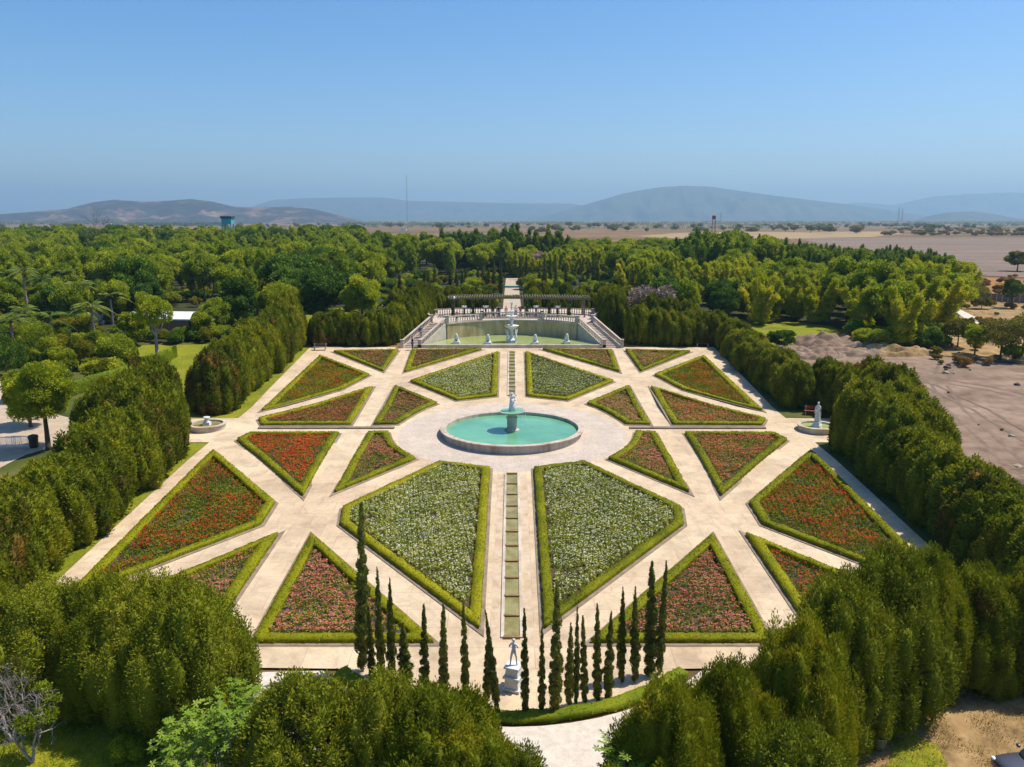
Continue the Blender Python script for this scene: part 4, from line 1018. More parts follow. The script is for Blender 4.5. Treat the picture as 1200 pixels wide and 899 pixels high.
fm = chain_mesh('carved_figure', FJ, CH, M['pale_stone'], .03, 1)
for k in range(4):
    a = R(45 + 90 * k); link('carved_figure', fm, te2, (.85 * math.cos(a), .85 * math.sin(a), .0), a + R(90), (1.0,) * 3)
link('carved_figure', fm, te2, (0, 0, 4.45), 0, (.72,) * 3)
# four crouching lion fountains
def lion():
    mb = MB(); mb.box(-.5, -.75, 0, .5, .75, .35, 0, None, .03); ped = mb
    js = [(0, .45, .72, .26, .28), (0, .1, .85, .27, .27), (0, -.22, 1.05, .28, .27), (0, -.38, 1.38, .25, .25), (0, -.52, 1.50, .17, .17), (0, -.68, 1.44, .10, .10),
          (-.2, .35, .55, .17, .2), (-.28, .0, .42, .08, .09), (-.2, -.33, .85, .12, .12), (-.2, -.40, .5, .075, .075), (-.2, -.55, .40, .07, .06),
          (.2, .35, .55, .17, .2), (.28, .0, .42, .08, .09), (.2, -.33, .85, .12, .12), (.2, -.40, .5, .075, .075), (.2, -.55, .40, .07, .06), (0, .75, .5, .05, .05), (.25, .8, .42, .06, .06)]
    ed = [(0, 1), (1, 2), (2, 3), (3, 4), (4, 5), (0, 6), (6, 7), (2, 8), (8, 9), (9, 10), (0, 11), (11, 12), (2, 13), (13, 14), (14, 15), (0, 16), (16, 17)]
    return ped.mesh('plinth', M['pale_stone']), skin_mesh('lion_body', js, ed, M['pale_stone'], 0, 1)
lp, lm = lion()
for px, wh in ((535, 'at the left end of the rear pool'), (572, 'between the left lion and the tiered fountain'), (627, 'just right of the tiered fountain'), (664, 'at the right end of the rear pool')):
    x = (px - 600) / FPX * (YK + 3); e = empty('lion_statue', (x, YK + 1.3 + (0.6 if px in (535, 664) else 0), ZK + .28), 'small white seated lion statue ' + wh, 'statue', 'white lion statues in the rear pool', 0, (.92,) * 3)
    link('plinth', lp, e); link('lion_body', lm, e)

# people
ST = lambda t, s, y: None
person((-12.9, YK + 2.6, ZK + 0.95), R(20), 'cloth_blue', 'cloth_khaki', 'person in a blue shirt walking down the left staircase', {'lkn': (-.1, -.15, .52), 'lan': (-.1, 0.02, .14)})
person((-13.6, YK - 1.6, ZK + 0.0), R(-60), 'cloth_navy', 'cloth_jeans', 'person in dark clothes at the foot of the left staircase', {})
person((-8.1, YK + 8.3, ZK + TERR), R(0), 'cloth_pinkcloth' if 'cloth_pinkcloth' in M else 'cloth_whitecloth', 'cloth_jeans', 'person in pale pink leaning on the left curved balustrade', {})
person((-2.0, YK + 13.6, ZK + TERR), R(170), 'cloth_navy', 'cloth_navy', 'person in dark navy clothes standing left of the fountain top on the terrace', {}, 1.05)
person((-0.9, YK + 14.2, ZK + TERR), R(20), 'cloth_pinkcloth', 'cloth_khaki', 'person in a peach top standing behind the tiered fountain', {})
person((0.6, YK + 14.0, ZK + TERR), R(-10), 'cloth_whitecloth', 'cloth_jeans', 'person in a white shirt standing right of the fountain top', {}, 1.06)
person((1.3, YK + 13.7, ZK + TERR), R(15), 'cloth_maroon', 'cloth_jeans', 'person in a maroon top on the terrace, rightmost of the group', {}, .98, True)

# ------------------------------------------------------------------ hedge of the apron arc and the front cypresses
seg_o, seg_i = [], []
for k in range(41):
    a = R(226) + R(88) * k / 40
    seg_o.append((CXA + (RA + .75) * math.cos(a), CYA + (RA + .7) * math.sin(a))); seg_i.append((CXA + RA * math.cos(a), CYA + RA * math.sin(a)))
def open_hedge(outer, inner, h, seed, label, name='low_hedge', mat_='hedge', dens=70, L=.11):
    rng = np.random.default_rng(seed); V = []; F = []; q = 7
    for o_, i_ in zip(outer, inner):
        o_, i_ = Vector(o_), Vector(i_); g = gz(o_.y)
        for t, hh in ((0.03, -0.05), (0.0, h * 0.55), (0.08, h * 0.95), (0.5, h), (0.92, h * 0.95), (1.0, h * 0.55), (0.97, -0.05)):
            p_ = o_.lerp(i_, t); j = rng.normal(0, .03, 3); V.append((p_.x + j[0], p_.y + j[1], g + hh + j[2]))
    for s in range(len(outer) - 1):
        for k in range(q - 1): F.append((s * q + k, (s + 1) * q + k, (s + 1) * q + k + 1, s * q + k + 1))
    ex = MB(); ex.add(V, F); Va = np.array(V); Fa = np.array(F); A, B, C, D = (Va[Fa[:, k]] for k in range(4))
    ar = np.linalg.norm(np.cross(C - A, D - B), axis=1) / 2; idx = np.repeat(np.arange(len(ar)), rng.poisson(ar * dens))
    u, v = rng.uniform(0, 1, (2, len(idx), 1)); P = (A[idx] * (1 - u) + B[idx] * u) * (1 - v) + (D[idx] * (1 - u) + C[idx] * u) * v + rng.normal(0, .03, (len(idx), 3))
    up = np.tile([[0, 0, .5]], (len(idx), 1)); me = quads_mesh(name, leaf_arrays(P, up, L, L * .6, rng, .9), rng.uniform(0, 1, len(idx)), [M[mat_]], None, ex)
    return tag(link(name, me), label, 'hedge')
open_hedge(seg_o, seg_i, 0.30, 9, 'low curved green hedge at the feet of the front cypresses', mat_='broad')
CYP = [(425, 585, 787, 1.9, 'tallest and widest front cypress, at the left end of the arc'), (436, 707, 792, 1.0, 'short front cypress close behind the tallest left one'), (447, 662, 795, 1.1, 'slim tall front cypress, third from the left end'),
       (459, 677, 800, 1.1, 'slim front cypress, fourth from the left end'), (476, 728, 811, 1.7, 'short stout front cypress left of centre'), (498, 705, 818, 1.2, 'front cypress just right of the short stout one'),
       (520, 702, 818, 1.2, 'front cypress in front of the path beside the left pink bed'), (546, 700, 817, 1.0, 'slim front cypress covering the tip of the left white bed'), (570, 733, 827, 1.0, 'short front cypress left of the leaning one'),
       (584, 712, 840, 1.0, 'leaning front cypress just left of the front statue'), (616, 708, 838, 1.0, 'slim front cypress just right of the front statue'), (635, 733, 835, 0.9, 'thin front cypress, second right of the statue'),
       (651, 680, 837, 1.5, 'tall rough front cypress right of the statue covering the white bed tip'), (667, 727, 830, 1.1, 'sparse low front cypress beside the tall rough one'), (675, 708, 828, 0.8, 'very thin front cypress, right of the sparse one'),
       (685, 718, 825, 1.0, 'front cypress, sixth right of the statue'), (700, 703, 822, 1.1, 'front cypress, seventh right of the statue'), (712, 715, 820, 1.2, 'front cypress, eighth right of the statue'),
       (728, 687, 800, 1.1, 'front cypress before the left tip of the right pink bed'), (744, 687, 800, 1.2, 'front cypress left of the pair at the right end'), (761, 655, 793, 1.7, 'tall broad front cypress, second from the right end'), (772, 652, 790, 1.1, 'tall slim front cypress at the right end of the arc')]
for i, (px, top, base, wd, lab) in enumerate(CYP):
    g = G(px, base); _, zt = H(px, top, g.y); h = zt - g.z
    o = plant('cypress', g.x, g.y, h, lab, 'cypress', 'cypresses along the front arc', wide=wd * 0.56 * 6.75 / h, tilt=0.03, pi=i)
    if px == 584: o.rotation_euler = (0, R(-6), 0)
# ------------------------------------------------------------------ hedge rows
LB = {}
ORD = 'first second third fourth fifth sixth seventh eighth ninth tenth eleventh twelfth thirteenth fourteenth fifteenth sixteenth seventeenth eighteenth nineteenth twentieth'.split()
def row(pts, hs, spacing, label, group, kind='row_conifer', wide=1.0, jit=0.35):
    frm = 'the front' if pts[0][1] < pts[-1][1] - 3 else 'the back' if pts[0][1] > pts[-1][1] + 3 else 'the left'
    idx = 0
    tot = [0]
    for a, b in zip(pts[:-1], pts[1:]): tot.append(tot[-1] + (Vector(b) - Vector(a)).length)
    k = spacing / 2
    while k < tot[-1]:
        i = max(j for j in range(len(tot) - 1) if tot[j] <= k); t = (k - tot[i]) / (tot[i + 1] - tot[i]); q = Vector(pts[i]).lerp(Vector(pts[i + 1]), t)
        h = hs[i] + (hs[i + 1] - hs[i]) * t; h *= random.uniform(.92, 1.07)
        lab = label + ', ' + ORD[min(idx, 19)] + ' from ' + frm; idx += 1
        plant(kind, q.x + random.uniform(-jit, jit), q.y + random.uniform(-jit, jit), h, lab, 'conifer', group, wide=wide * random.uniform(.92, 1.08) * 7.2 / h)
        k += spacing * random.uniform(.88, 1.12)
row([(-30.7, 38), (-30.7, 54), (-30.8, 61), (-31.2, 67), (-31.6, 72)], [6.0, 5.6, 6.0, 7.6, 7.6], 2.5, 'conifer in the front half of the left hedge row', 'left hedge row front', wide=1.0)
row([(-34.4, 66), (-35.2, 72)], [6.6, 7.2], 2.6, 'conifer in the outer line behind the left hedge row', 'left hedge row outer', wide=1.0)
row([(-36.5, 76), (-36.5, 81)], [6.0, 6.0], 3.0, 'conifer closing the niche behind the left round basin', 'left niche conifers')
row([(-31.8, 84), (-31.0, 100), (-30.8, 113)], [6.2, 6.4, 7.4], 2.5, 'conifer in the rear half of the left hedge row', 'left hedge row rear', wide=.95)
row([(-27.5, 114.8), (-16.5, 114.8)], [4.2, 4.5], 2.2, 'conifer in the back hedge left of the staircase', 'back left hedge', wide=.8)
row([(-17, 117), (-14.5, 124), (-14.5, 134)], [5.0, 6.2, 7.0], 2.2, 'conifer in the taller hedge beside the left staircase', 'hedge beside left staircase', wide=.8)
row([(17.2, 115.5), (22, 114.8), (30.5, 114.4)], [5.4, 4.6, 4.0], 2.2, 'conifer in the back hedge right of the staircase', 'back right hedge', wide=.8)
row([(15.5, 121), (15.5, 134)], [6.4, 6.8], 2.2, 'conifer in the taller hedge beside the right staircase', 'hedge beside right staircase', wide=.8)
row([(19, 119), (27, 118)], [6.2, 5.0], 2.4, 'conifer in the second line behind the back right hedge', 'second back right hedge', wide=.8)
row([(30.2, 113), (30.3, 100), (30.9, 84)], [3.7, 3.9, 4.8], 2.3, 'conifer in the rear half of the right hedge row', 'right hedge row rear', wide=.85)
row([(33.4, 88), (35.2, 80.5)], [5.0, 5.4], 2.3, 'conifer behind the right round basin where the hedge steps back', 'right niche hedge', wide=.85)
row([(36, 83), (36.6, 75)], [6.0, 6.4], 2.8, 'conifer closing the niche behind the right round basin', 'right niche conifers')
row([(31.3, 71.5), (30.9, 62), (30.9, 38)], [6.3, 5.6, 5.0], 2.4, 'conifer in the front half of the right hedge row', 'right hedge row front', wide=1.0)
row([(34.9, 73), (34.6, 64)], [6.2, 5.2], 2.6, 'conifer in the outer line behind the right hedge row', 'right hedge row outer', wide=1.0)

# ------------------------------------------------------------------ nearest trees, bottom of the picture
NEAR = [  # x, y, height, kind, width, label
    (-29.5, 37.2, 5.7, 'near_conifer', 1.0, 'leftmost conifer of the near dark row at the left edge of the picture'),
    (-25.8, 36.2, 5.6, 'near_conifer', 1.0, 'second conifer of the near left row above the bare grey tree'),
    (-22.4, 36.2, 5.4, 'near_olive', .95, 'dark olive conifer in the near left row covering the corner of the outer path'),
    (-19.4, 35.8, 5.7, 'near_conifer', .95, 'conifer in the near left row below the large red bed tip'),
    (-16.9, 34.9, 6.4, 'near_olive', .85, 'olive conifer with brown twigs in the near left row'),
    (-14.4, 33.6, 6.8, 'near_olive', .85, 'large rounded olive conifer left of the front paving, rightmost of the near left row'),
    (-7.7, 27.6, 6.5, 'near_open', 1.1, 'thin open conifer with bare twigs left of the front arc at the bottom edge'),
    (-4.9, 27.6, 6.5, 'near_olive', .72, 'yellowish conifer at the bottom edge left of the broad green one'),
    (-2.6, 26.8, 6.1, 'near_conifer', .98, 'broad bright green conifer at the bottom edge below the curved hedge'),
    (-0.6, 24.8, 5.4, 'near_conifer', .8, 'green conifer at the bottom centre edge'),
    (1.8, 24.0, 4.9, 'near_olive', .75, 'low yellow-green conifer top at the bottom edge under the pale gravel'),
    (5.6, 26.2, 6.6, 'near_conifer', .75, 'pointed green conifer at the bottom edge right of the pale gravel'),
    (3.6, 24.0, 5.1, 'near_olive', .7, 'low olive conifer at the bottom edge beside the large-leaved shrub'),
    (8.2, 28.0, 6.3, 'near_conifer', .7, 'bright conifer behind the pointed one right of the gravel path'),
    (11.4, 29.8, 6.9, 'near_conifer', .78, 'large dark rounded conifer right of the front arc'),
    (14.6, 33.4, 7.4, 'near_olive', .80, 'big olive conifer covering the tip of the small orange bed'),
    (17.2, 34.8, 7.8, 'near_olive', .86, 'tallest rough yellow-flecked conifer right of the front beds'),
    (20.0, 37.0, 6.4, 'near_conifer', .78, 'bright green conifer in the near right row behind the straw ground'),
    (23.0, 37.6, 5.3, 'near_conifer', .85, 'shorter conifer in the dip of the near right row at the path end'),
    (26.0, 37.2, 6.0, 'near_conifer', .8, 'conifer in the near right row at the foot of the right outer path'),
    (29.2, 37.6, 6.4, 'near_conifer', .9, 'conifer in the near right row, rightmost of it'),
    (9.6, 24.6, 6.6, 'near_olive', .8, 'olive conifer at the bottom edge left of the grey bucket'),
]
for i, (x, y, h, kd, wd, lab) in enumerate(NEAR):
    plant(kd, x, y, h, lab, 'conifer', 'near conifers at the bottom of the view', wide=wd * 7.2 / h, pi=i)
row([(31, 36.5), (44, 37)], [6.2, 6.0], 3.2, 'conifer ending the near right row at the picture edge', 'near right row end', kind='near_conifer')

# bare grey tree and its green neighbour, bottom left
def bare_tree(x, y, h, label, seed, depth=6, r0=.09, name='bare_tree', mat_='grey_bark', kids=3):
    e = empty(name, (x, y, gz(y) - .05), label, 'tree'); rg = np.random.default_rng(seed)
    for k in range(2):
        mb = MB(); branches(mb, (0, 0, 0), (.25 * (k * 2 - 1), .05, 1), h * .32, r0, depth, rg, 0, kids, .5); mb.build('limb', M[mat_], e)
    return e
g = G(14, 868); bare_tree(g.x, g.y, 3.6, 'bare grey twiggy tree at the bottom left corner', 5)
g = G(38, 893); e = bare_tree(g.x, g.y, 3.4, 'small tree with sparse yellow-green leaves in front of the bare grey one', 8, 5, .08, 'sparse_tree')
lb = [(random.uniform(-.2, 1.3), random.uniform(-.7, .7), random.uniform(1.5, 3.2), .35, .35, .3) for _ in range(14)]
link('foliage', crown_mesh('sparse_foliage', lb, 1800, .15, .09, [M['broad_light']], 9, core=0, up=.2, shell=.9), e)
g = G(150, 892)
for dx, dy, hh, lab in ((0, 0, 1.3, 'low green shrub in the shade at the bottom left'), (2.0, 1.2, 1.6, 'leafy green shrub at the foot of the near left conifers')):
    plant('green_shrub', g.x + dx, g.y + dy, hh, lab, 'shrub', 'low shrubs on the bottom left lawn')
def big_leaf_shrub(x, y, h, r, n, label, seed):
    rg = np.random.default_rng(seed); e = empty('large_leaved_shrub', (x, y, gz(y)), label, 'shrub')
    mb = MB(); P = []
    for k in range(n):
        a, q = rg.uniform(0, 6.28), r * math.sqrt(rg.uniform(0, 1)); t = Vector((q * math.cos(a), q * math.sin(a), h * rg.uniform(.55, 1.0)))
        mb.tube([(t.x * .3, t.y * .3, 0), (t.x * .8, t.y * .8, t.z * .6), t], [.03, .02, .012], 4)
        for j in range(9):
            P.append(t + Vector(rg.normal(0, .22, 3)) + Vector((0, 0, -.02 * j)))
    mb.build('stems', M['grey_bark'], e)
    # lobed leaves: five pointed fingers round a centre, nearly level
    V = []; T = []
    for p_ in P:
        tl = rg.uniform(0, 1); a0 = rg.uniform(0, 6.28); nx, ny = rg.normal(0, .35, 2); s = rg.uniform(.13, .22)
        for f in range(6):
            a = a0 + f * 6.283 / 6; d = Vector((math.cos(a), math.sin(a), nx * math.cos(a) + ny * math.sin(a))); q = Vector((-math.sin(a), math.cos(a), 0))
            V += [tuple(p_), tuple(p_ + d * s * .55 + q * s * .24), tuple(p_ + d * s), tuple(p_ + d * s * .55 - q * s * .24)]; T.append(tl)
    link('leaves', quads_mesh('large_leaves', np.array(V), np.array(T), [M['big_leaf']]), e)
big_leaf_shrub(-10.4, 28.2, 5.2, 1.3, 55, 'shrub with large pale green lobed leaves at the bottom edge left of the open conifer', 2)
big_leaf_shrub(-12.2, 28.6, 4.0, 1.5, 55, 'second clump of large pale lobed leaves beside the near left conifers', 4)
big_leaf_shrub(4.4, 26.2, 5.4, 1.1, 40, 'pale large-leaved shrub at the bottom edge right of the pale gravel', 6)
# grass on the near ground, left lawn and right straw
def grass(x0, x1, y0, y1, n, label, material, L):
    rg = np.random.default_rng(int(n)); P = np.stack([rg.uniform(x0, x1, n), rg.uniform(y0, y1, n), np.zeros(n)], 1)
    dn = np.array([mnoise.noise(Vector((p_[0] * .7, p_[1] * .7, 3))) for p_ in P]); P = P[rg.uniform(-.4, .35, n) < dn]; P[:, 2] = gzv(P[:, 1]) + L * .3
    me = quads_mesh('grass', leaf_arrays(P, np.tile([[0, 0, 1.]], (len(P), 1)), L, .035, rg, .45), rg.uniform(0, 1, len(P)), [material])
    tag(link('grass', me), label, 'grass', None, 'stuff')
grass(-30, -11, 24, 36, 60000, 'short sunlit grass on the bottom left lawn', M['broad_light'], .14)
grass(12, 32, 24, 36, 45000, 'thin dry grass on the straw-coloured ground at the bottom right', M['straw_grass'], .10)
grass(12.5, 16.5, 24, 31, 22000, 'green grass patch beside the grey bucket', M['broad_light'], .2)
# bucket, car
g = G(1029, 876); e = empty('bucket', (g.x, g.y, g.z), 'grey bucket on the dry straw beside the conifers', 'bucket')
mb = MB(); mb.lathe([(.24, 0), (.34, .55), (.37, .56), (.37, .60), (.32, .60), (.23, .06)], 20); mb.build('pail', M['grey_metal'], e, True)
mb = MB(); mb.lathe([(.0001, .45), (.31, .46)], 20); mb.build('fill', M['tan_gravel'], e)
def car(loc, rz, label):
    e = empty('parked_car', loc, label, 'car', None, rz)
    def loft(secs, name, material):
        mb = MB(); n = len(secs[0]); vs = [v for s in secs for v in s]
        fs = [(i * n + k, i * n + (k + 1) % n, (i + 1) * n + (k + 1) % n, (i + 1) * n + k) for i in range(len(secs) - 1) for k in range(n)]
        fs += [tuple(range(n))[::-1], tuple((len(secs) - 1) * n + k for k in range(n))]; mb.add(vs, fs)
        o = mb.build(name, material, e, True); b = o.modifiers.new('b', 'SUBSURF'); b.levels = b.render_levels = 2; return o
    def sec(x, w_, z0, z1): return [(x, -w_ * .9, z0), (x, -w_, (z0 + z1) / 2), (x, -w_ * .93, z1), (x, 0, z1 + .03), (x, w_ * .93, z1), (x, w_, (z0 + z1) / 2), (x, w_ * .9, z0), (x, 0, z0)]
    loft([sec(-2.15, .70, .35, .62), sec(-2.0, .84, .25, .80), sec(-1.2, .88, .22, .90), sec(0, .89, .22, .93), sec(1.2, .88, .22, .96), sec(1.95, .84, .25, .93), sec(2.12, .74, .35, .75)], 'body', M['car_paint'])
    loft([sec(-1.15, .70, .85, .90), sec(-.45, .66, .88, 1.38), sec(.3, .65, .88, 1.45), sec(1.05, .64, .88, 1.38), sec(1.75, .68, .88, .98)], 'cabin_glass', M['window_dark'])
    loft([sec(-.40, .60, 1.36, 1.40), sec(.3, .61, 1.40, 1.485), sec(1.0, .58, 1.36, 1.40)], 'roof', M['car_paint'])
    for x in (-1.35, 1.35):
        for s in (-1, 1):
            w_ = empty('wheel', (0, 0, 0), None, None); w_.parent = e; w_.location = (x, s * .82, .32); w_.rotation_euler = (R(90), 0, 0)
            mb = MB(); mb.lathe([(.20, -.1), (.30, -.1), (.32, -.06), (.32, .06), (.30, .1), (.20, .1)], 24); mb.build('tyre', M['black'], w_, True)
            mb = MB(); mb.lathe([(.0001, -.08), (.2, -.09), (.2, .09), (.0001, .08)], 20); mb.build('rim', M['grey_metal'], w_, True)
    for s in (-1, 1):
        mb = MB(); mb.ico((-2.02, s * .62, .66), (.1, .16, .08), 2); mb.build('headlight', M['white_paint'], e, True)
        mb = MB(); mb.ico((-.75, s * .95, .98), (.08, .12, .08), 2); mb.build('wing_mirror', M['car_paint'], e, True)
    return e
g = G(1228, 914); car((g.x, g.y, g.z), R(4), 'dark grey parked car cut by the bottom right corner of the picture')

# ------------------------------------------------------------------ left park
g = G(58, 527); plt = plant('broad', 0, 0, 1, '', '')
bpy.data.objects.remove(plt)
def park_tree(px, base, top, wide_px, kind, label, seed, n=14000, L=.2, name='broadleaf_tree', cat='tree', lob=34, group=None, trunk=True, clear=.3, mat_='bark', core=.68):
    g = G(px, base); _, zt = H(px, top, g.y); h = max(1.5, zt - g.z); zc = g.y * CP - (g.z - CAMZ) * SP; r = wide_px / 2 / FPX * zc
    rg = np.random.default_rng(seed); e = empty(name, (g.x, g.y, g.z - .05), label, cat, group)
    lb = round_lobes(rg, h * clear, h, r * 1.05, lob, .9)
    link('crown', crown_mesh('crown', lb, n, L, L * .55, [M[kind]], seed, core=core, up=.3, spread=.75, shell=.4), e)
    if trunk: link('trunk', mesh_trunk('trunk', h * .62, .035 * h * .8, 5, seed, mat_, r * .45), e)
    return e
park_tree(57, 527, 414, 78, 'broad', 'round bright green tree on the grass at the edge of the left gravel plaza', 21, 22000, .2, clear=.22)
park_tree(36, 500, 428, 58, 'broad_light', 'lighter tree standing in the gravel just behind the round green one', 22, 12000, .2, clear=.22)
park_tree(185, 422, 332, 48, 'broad_light', 'tall thin light green tree with pale trunk behind the left hedge', 23, 7000, .28, lob=22, mat_='grey_bark', clear=.35, core=0)
park_tree(140, 432, 392, 50, 'broad_light', 'small yellow-green tree leaning beside the left lawn', 24, 5000, .25, clear=.3, core=.5)
park_tree(283, 392, 317, 48, 'broad_dark', 'dark glossy broadleaf tree right of the white-roofed building', 25, 10000, .34, clear=.12)
park_tree(240, 398, 362, 30, 'broad', 'small round dark tree in front of the white-roofed building', 26, 6000, .28, clear=.1)
park_tree(330, 388, 328, 56, 'broad', 'broad bright green tree behind the rear left hedge', 27, 10000, .34, clear=.2)
park_tree(425, 388, 316, 44, 'broad_light', 'pale green feathery tree on the lawn left of the back hedge', 28, 9000, .32, clear=.2)
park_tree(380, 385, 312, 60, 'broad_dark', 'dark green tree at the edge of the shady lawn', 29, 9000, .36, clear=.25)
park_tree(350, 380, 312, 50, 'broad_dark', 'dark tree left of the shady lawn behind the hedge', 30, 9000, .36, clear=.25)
park_tree(258, 394, 344, 44, 'broad_light', 'light green tree hiding the right end of the white-roofed building', 35, 6000, .28, clear=.15)
park_tree(160, 405, 362, 34, 'broad', 'mid green tree hiding the left end of the white-roofed building', 36, 6000, .28, clear=.15)
park_tree(300, 400, 372, 26, 'broad', 'small round tree between the rear left hedge and the dark glossy tree', 37, 5000, .28, clear=.1)
park_tree(205, 402, 388, 24, 'broad_dark', 'dark rounded shrub-like tree before the brick porch', 38, 3000, .25, clear=.05)
for i, (px, b, t, wd, kd) in enumerate([(8, 442, 390, 50, 'broad_dark'), (45, 425, 376, 44, 'broad_light'), (95, 432, 392, 36, 'yellow'), (118, 420, 384, 32, 'broad_light'), (75, 440, 404, 34, 'broad'),
                                       (120, 445, 420, 36, 'yellow'), (150, 405, 378, 36, 'broad_light'), (20, 470, 430, 26, 'broad')]):
    park_tree(px, b, t, wd, kd, {'broad_dark': 'dark green', 'broad_light': 'light green', 'yellow': 'yellowish', 'broad': 'mid green'}[kd] + ' bushy tree %s' % ['at the left picture edge above the plaza', 'among the palms at the left', 'in the yellow planting left of the lawn', 'between the rocks and the low hedge', 'behind the round green tree', 'beside the clipped hedge strip', 'below the thin tall tree', 'at the plaza rim'][i], 40 + i, 6500, .22, name='bushy_tree', cat='tree', clear=.1, core=0)
for i, px in enumerate((166, 178, 190, 216, 228, 242, 256, 270)):
    g = G(px, 399 + (i % 3)); plant(('green_shrub', 'shrub', 'yellow_shrub')[i % 3], g.x, g.y, (2.4, 1.7, 2.0)[i % 3], ('bright green', 'dark green', 'yellowish')[i % 3] + ' shrub along the front of the white-roofed building, %s from the left' % ORD[i], 'shrub', 'shrubs before the white-roofed building')
# clipped low hedge in the lawn
a, b, c = G(86, 462), G(140, 447), G(205, 420)
pl = [a.lerp(b, t / 8) for t in range(9)] + [b.lerp(c, t / 10) for t in range(1, 11)]
open_hedge([(p_.x, p_.y - .9) for p_ in pl], [(p_.x, p_.y + .9) for p_ in pl], 1.7, 33, 'clipped waist-high hedge curving across the left lawn', 'clipped_hedge', 'broad', 30, .2)
# palms
def palm_mesh(seed, h, r):
    rg = np.random.default_rng(seed); V = []; T = []
    for k in range(20):
        a = k * 2.399; el = rg.uniform(.25, 1.35); ln = r * rg.uniform(.85, 1.1); pv = None
        for j in range(22):
            t = j / 21; x = ln * t * math.cos(el * (1 - t * .3)); z = h + ln * (math.sin(el) * t - .72 * t * t)
            c_ = Vector((x * math.cos(a), x * math.sin(a), z)); s = Vector((-math.sin(a), math.cos(a), 0)); f = Vector((math.cos(a), math.sin(a), 0))
            w_ = r * .20 * math.sin(math.pi * (.12 + .85 * t)) + .05
            for sg in (-1, 1):
                tip = c_ + s * sg * w_ + f * w_ * .5 + Vector((0, 0, -.45 * w_)); m1 = c_.lerp(tip, .5) + f * .06
                V += [tuple(c_), tuple(m1 + f * .05), tuple(tip), tuple(m1 - f * .10)]; T.append(rg.uniform(0, 1))
    return quads_mesh('palm_fronds', np.array(V), np.array(T), [M['palm']])
PF = [palm_mesh(k, 0, 3.4) for k in range(3)]
mb = MB(); mb.tube([(0, 0, 0), (.1, 0, .33), (.05, 0, .7), (0, 0, 1.0)], [.26, .19, .17, .16], 10); PT = mb.mesh('palm_trunk', M['grey_bark'], True)
PALM = [(12, 362, 318, 'at the left picture edge'), (32, 366, 312, 'second from the left picture edge'), (52, 372, 322, 'in front of the dark gap at the left'), (78, 368, 316, 'left of the rocks'),
        (95, 380, 330, 'standing by the rocks'), (30, 398, 362, 'low in the yellow planting'), (62, 404, 370, 'behind the yellow planting'), (110, 396, 356, 'among silvery shrubs'), (16, 412, 372, 'low at the left edge'), (132, 380, 345, 'right of the rocks')]
for i, (px, b, t, wh) in enumerate(PALM):
    g = G(px, b); _, zt = H(px, t, g.y); h = max(2.5, zt - g.z)
    e = empty('palm_tree', (g.x, g.y, g.z), 'feathery palm tree ' + wh, 'palm tree', 'palms of the left park')
    o = link('fronds', PF[i % 3], e, (0, 0, h * .88), i * 1.3); o = link('trunk', PT, e, (0, 0, -.1), 0, (1, 1, h * .9))
# tropical undergrowth
cnt = 0
for i in range(280):
    px, py = random.uniform(-30, 250), random.uniform(343, 445)
    if 150 < px < 330 and py > 392: continue
    if py > 432 and px < 120: continue
    if px > 180 and py > 360: continue
    g = G(px, py); kd = random.choice(['yellow_shrub', 'yellow_shrub', 'green_shrub', 'shrub', 'green_shrub'])
    plant(kd, g.x, g.y, random.uniform(1.4, 3.3), {'yellow_shrub': 'yellow-leaved shrub in the tropical planting of the left park', 'green_shrub': 'bright green shrub in the tropical planting of the left park', 'shrub': 'dark green shrub in the tropical planting of the left park'}[kd], 'shrub', kd.replace('_', ' ') + 's of the left park', wide=random.uniform(.9, 1.4))
for i in range(26):
    px, py = random.uniform(255, 345), random.uniform(384, 398); 
    g = G(px, py); plant('green_shrub' if i % 3 else 'shrub', g.x, g.y, random.uniform(1.4, 2.6), 'garden shrub behind the rear part of the left hedge row', 'shrub', 'shrubs behind the rear left hedge')
# rocks
M['rock'] = noisy('pale_rock', [(0.3, (0.24, 0.20, 0.16)), (0.7, (0.46, 0.39, 0.32))], 2, 8)
for i, (px, py, s) in enumerate([(84, 349, 1.6), (104, 345, 1.5), (118, 341, 2.2), (126, 337, 1.8), (108, 352, 1.4), (142, 351, 1.6), (88, 383, 1.9), (112, 380, 1.6), (114, 411, 1.1)]):
    g = G(px, py); mb = MB(); mb.ico((0, 0, s * .3), (s, s * .8, s * .75), 3, 0, .9)
    tag(mb.build('rock', M['rock'], None, False, (g.x, g.y, g.z)), 'pale boulder in the left park, ' + ['leftmost of the upper group', 'second of the upper group', 'largest at the top', 'topmost by the fallen beam', 'lowest of the upper group', 'alone right of the palms', 'left one of the lower pair', 'right one of the lower pair', 'alone in the yellow planting'][i], 'boulder', 'boulders of the left park')
# building with a white roof
g = G(200, 397); b = empty('park_building', (g.x, g.y + 1, g.z), 'low park building with a white metal roof behind the trees', 'building', None, R(-6))
mb = MB(); mb.box(-7, 0, 0, 6.0, 7, 2.7); mb.build('wall', M['render_wall'], b)
mb = MB(); mb.box(-7.8, -1.0, 2.72, 6.6, 3.6, 2.88); mb.add([(-7.8, -1.0, 2.9), (6.6, -1.0, 2.9), (6.6, 3.5, 3.5), (-7.8, 3.5, 3.5), (-7.8, 7.8, 2.9), (6.6, 7.8, 2.9)], [(0, 1, 2, 3), (3, 2, 5, 4)]); mb.build('roof', M['white_paint'], b)
for k in range(5):
    x = -6.5 + k * 2.9
    w_ = MB(); w_.box(x, -.05, .7, x + 1.6, 0.02, 2.2); f = w_.build('window', M['white_paint'], b); w_ = MB(); w_.box(x + .1, -.08, .8, x + 1.5, -.055, 2.1); w_.build('pane', M['window_dark'], f)
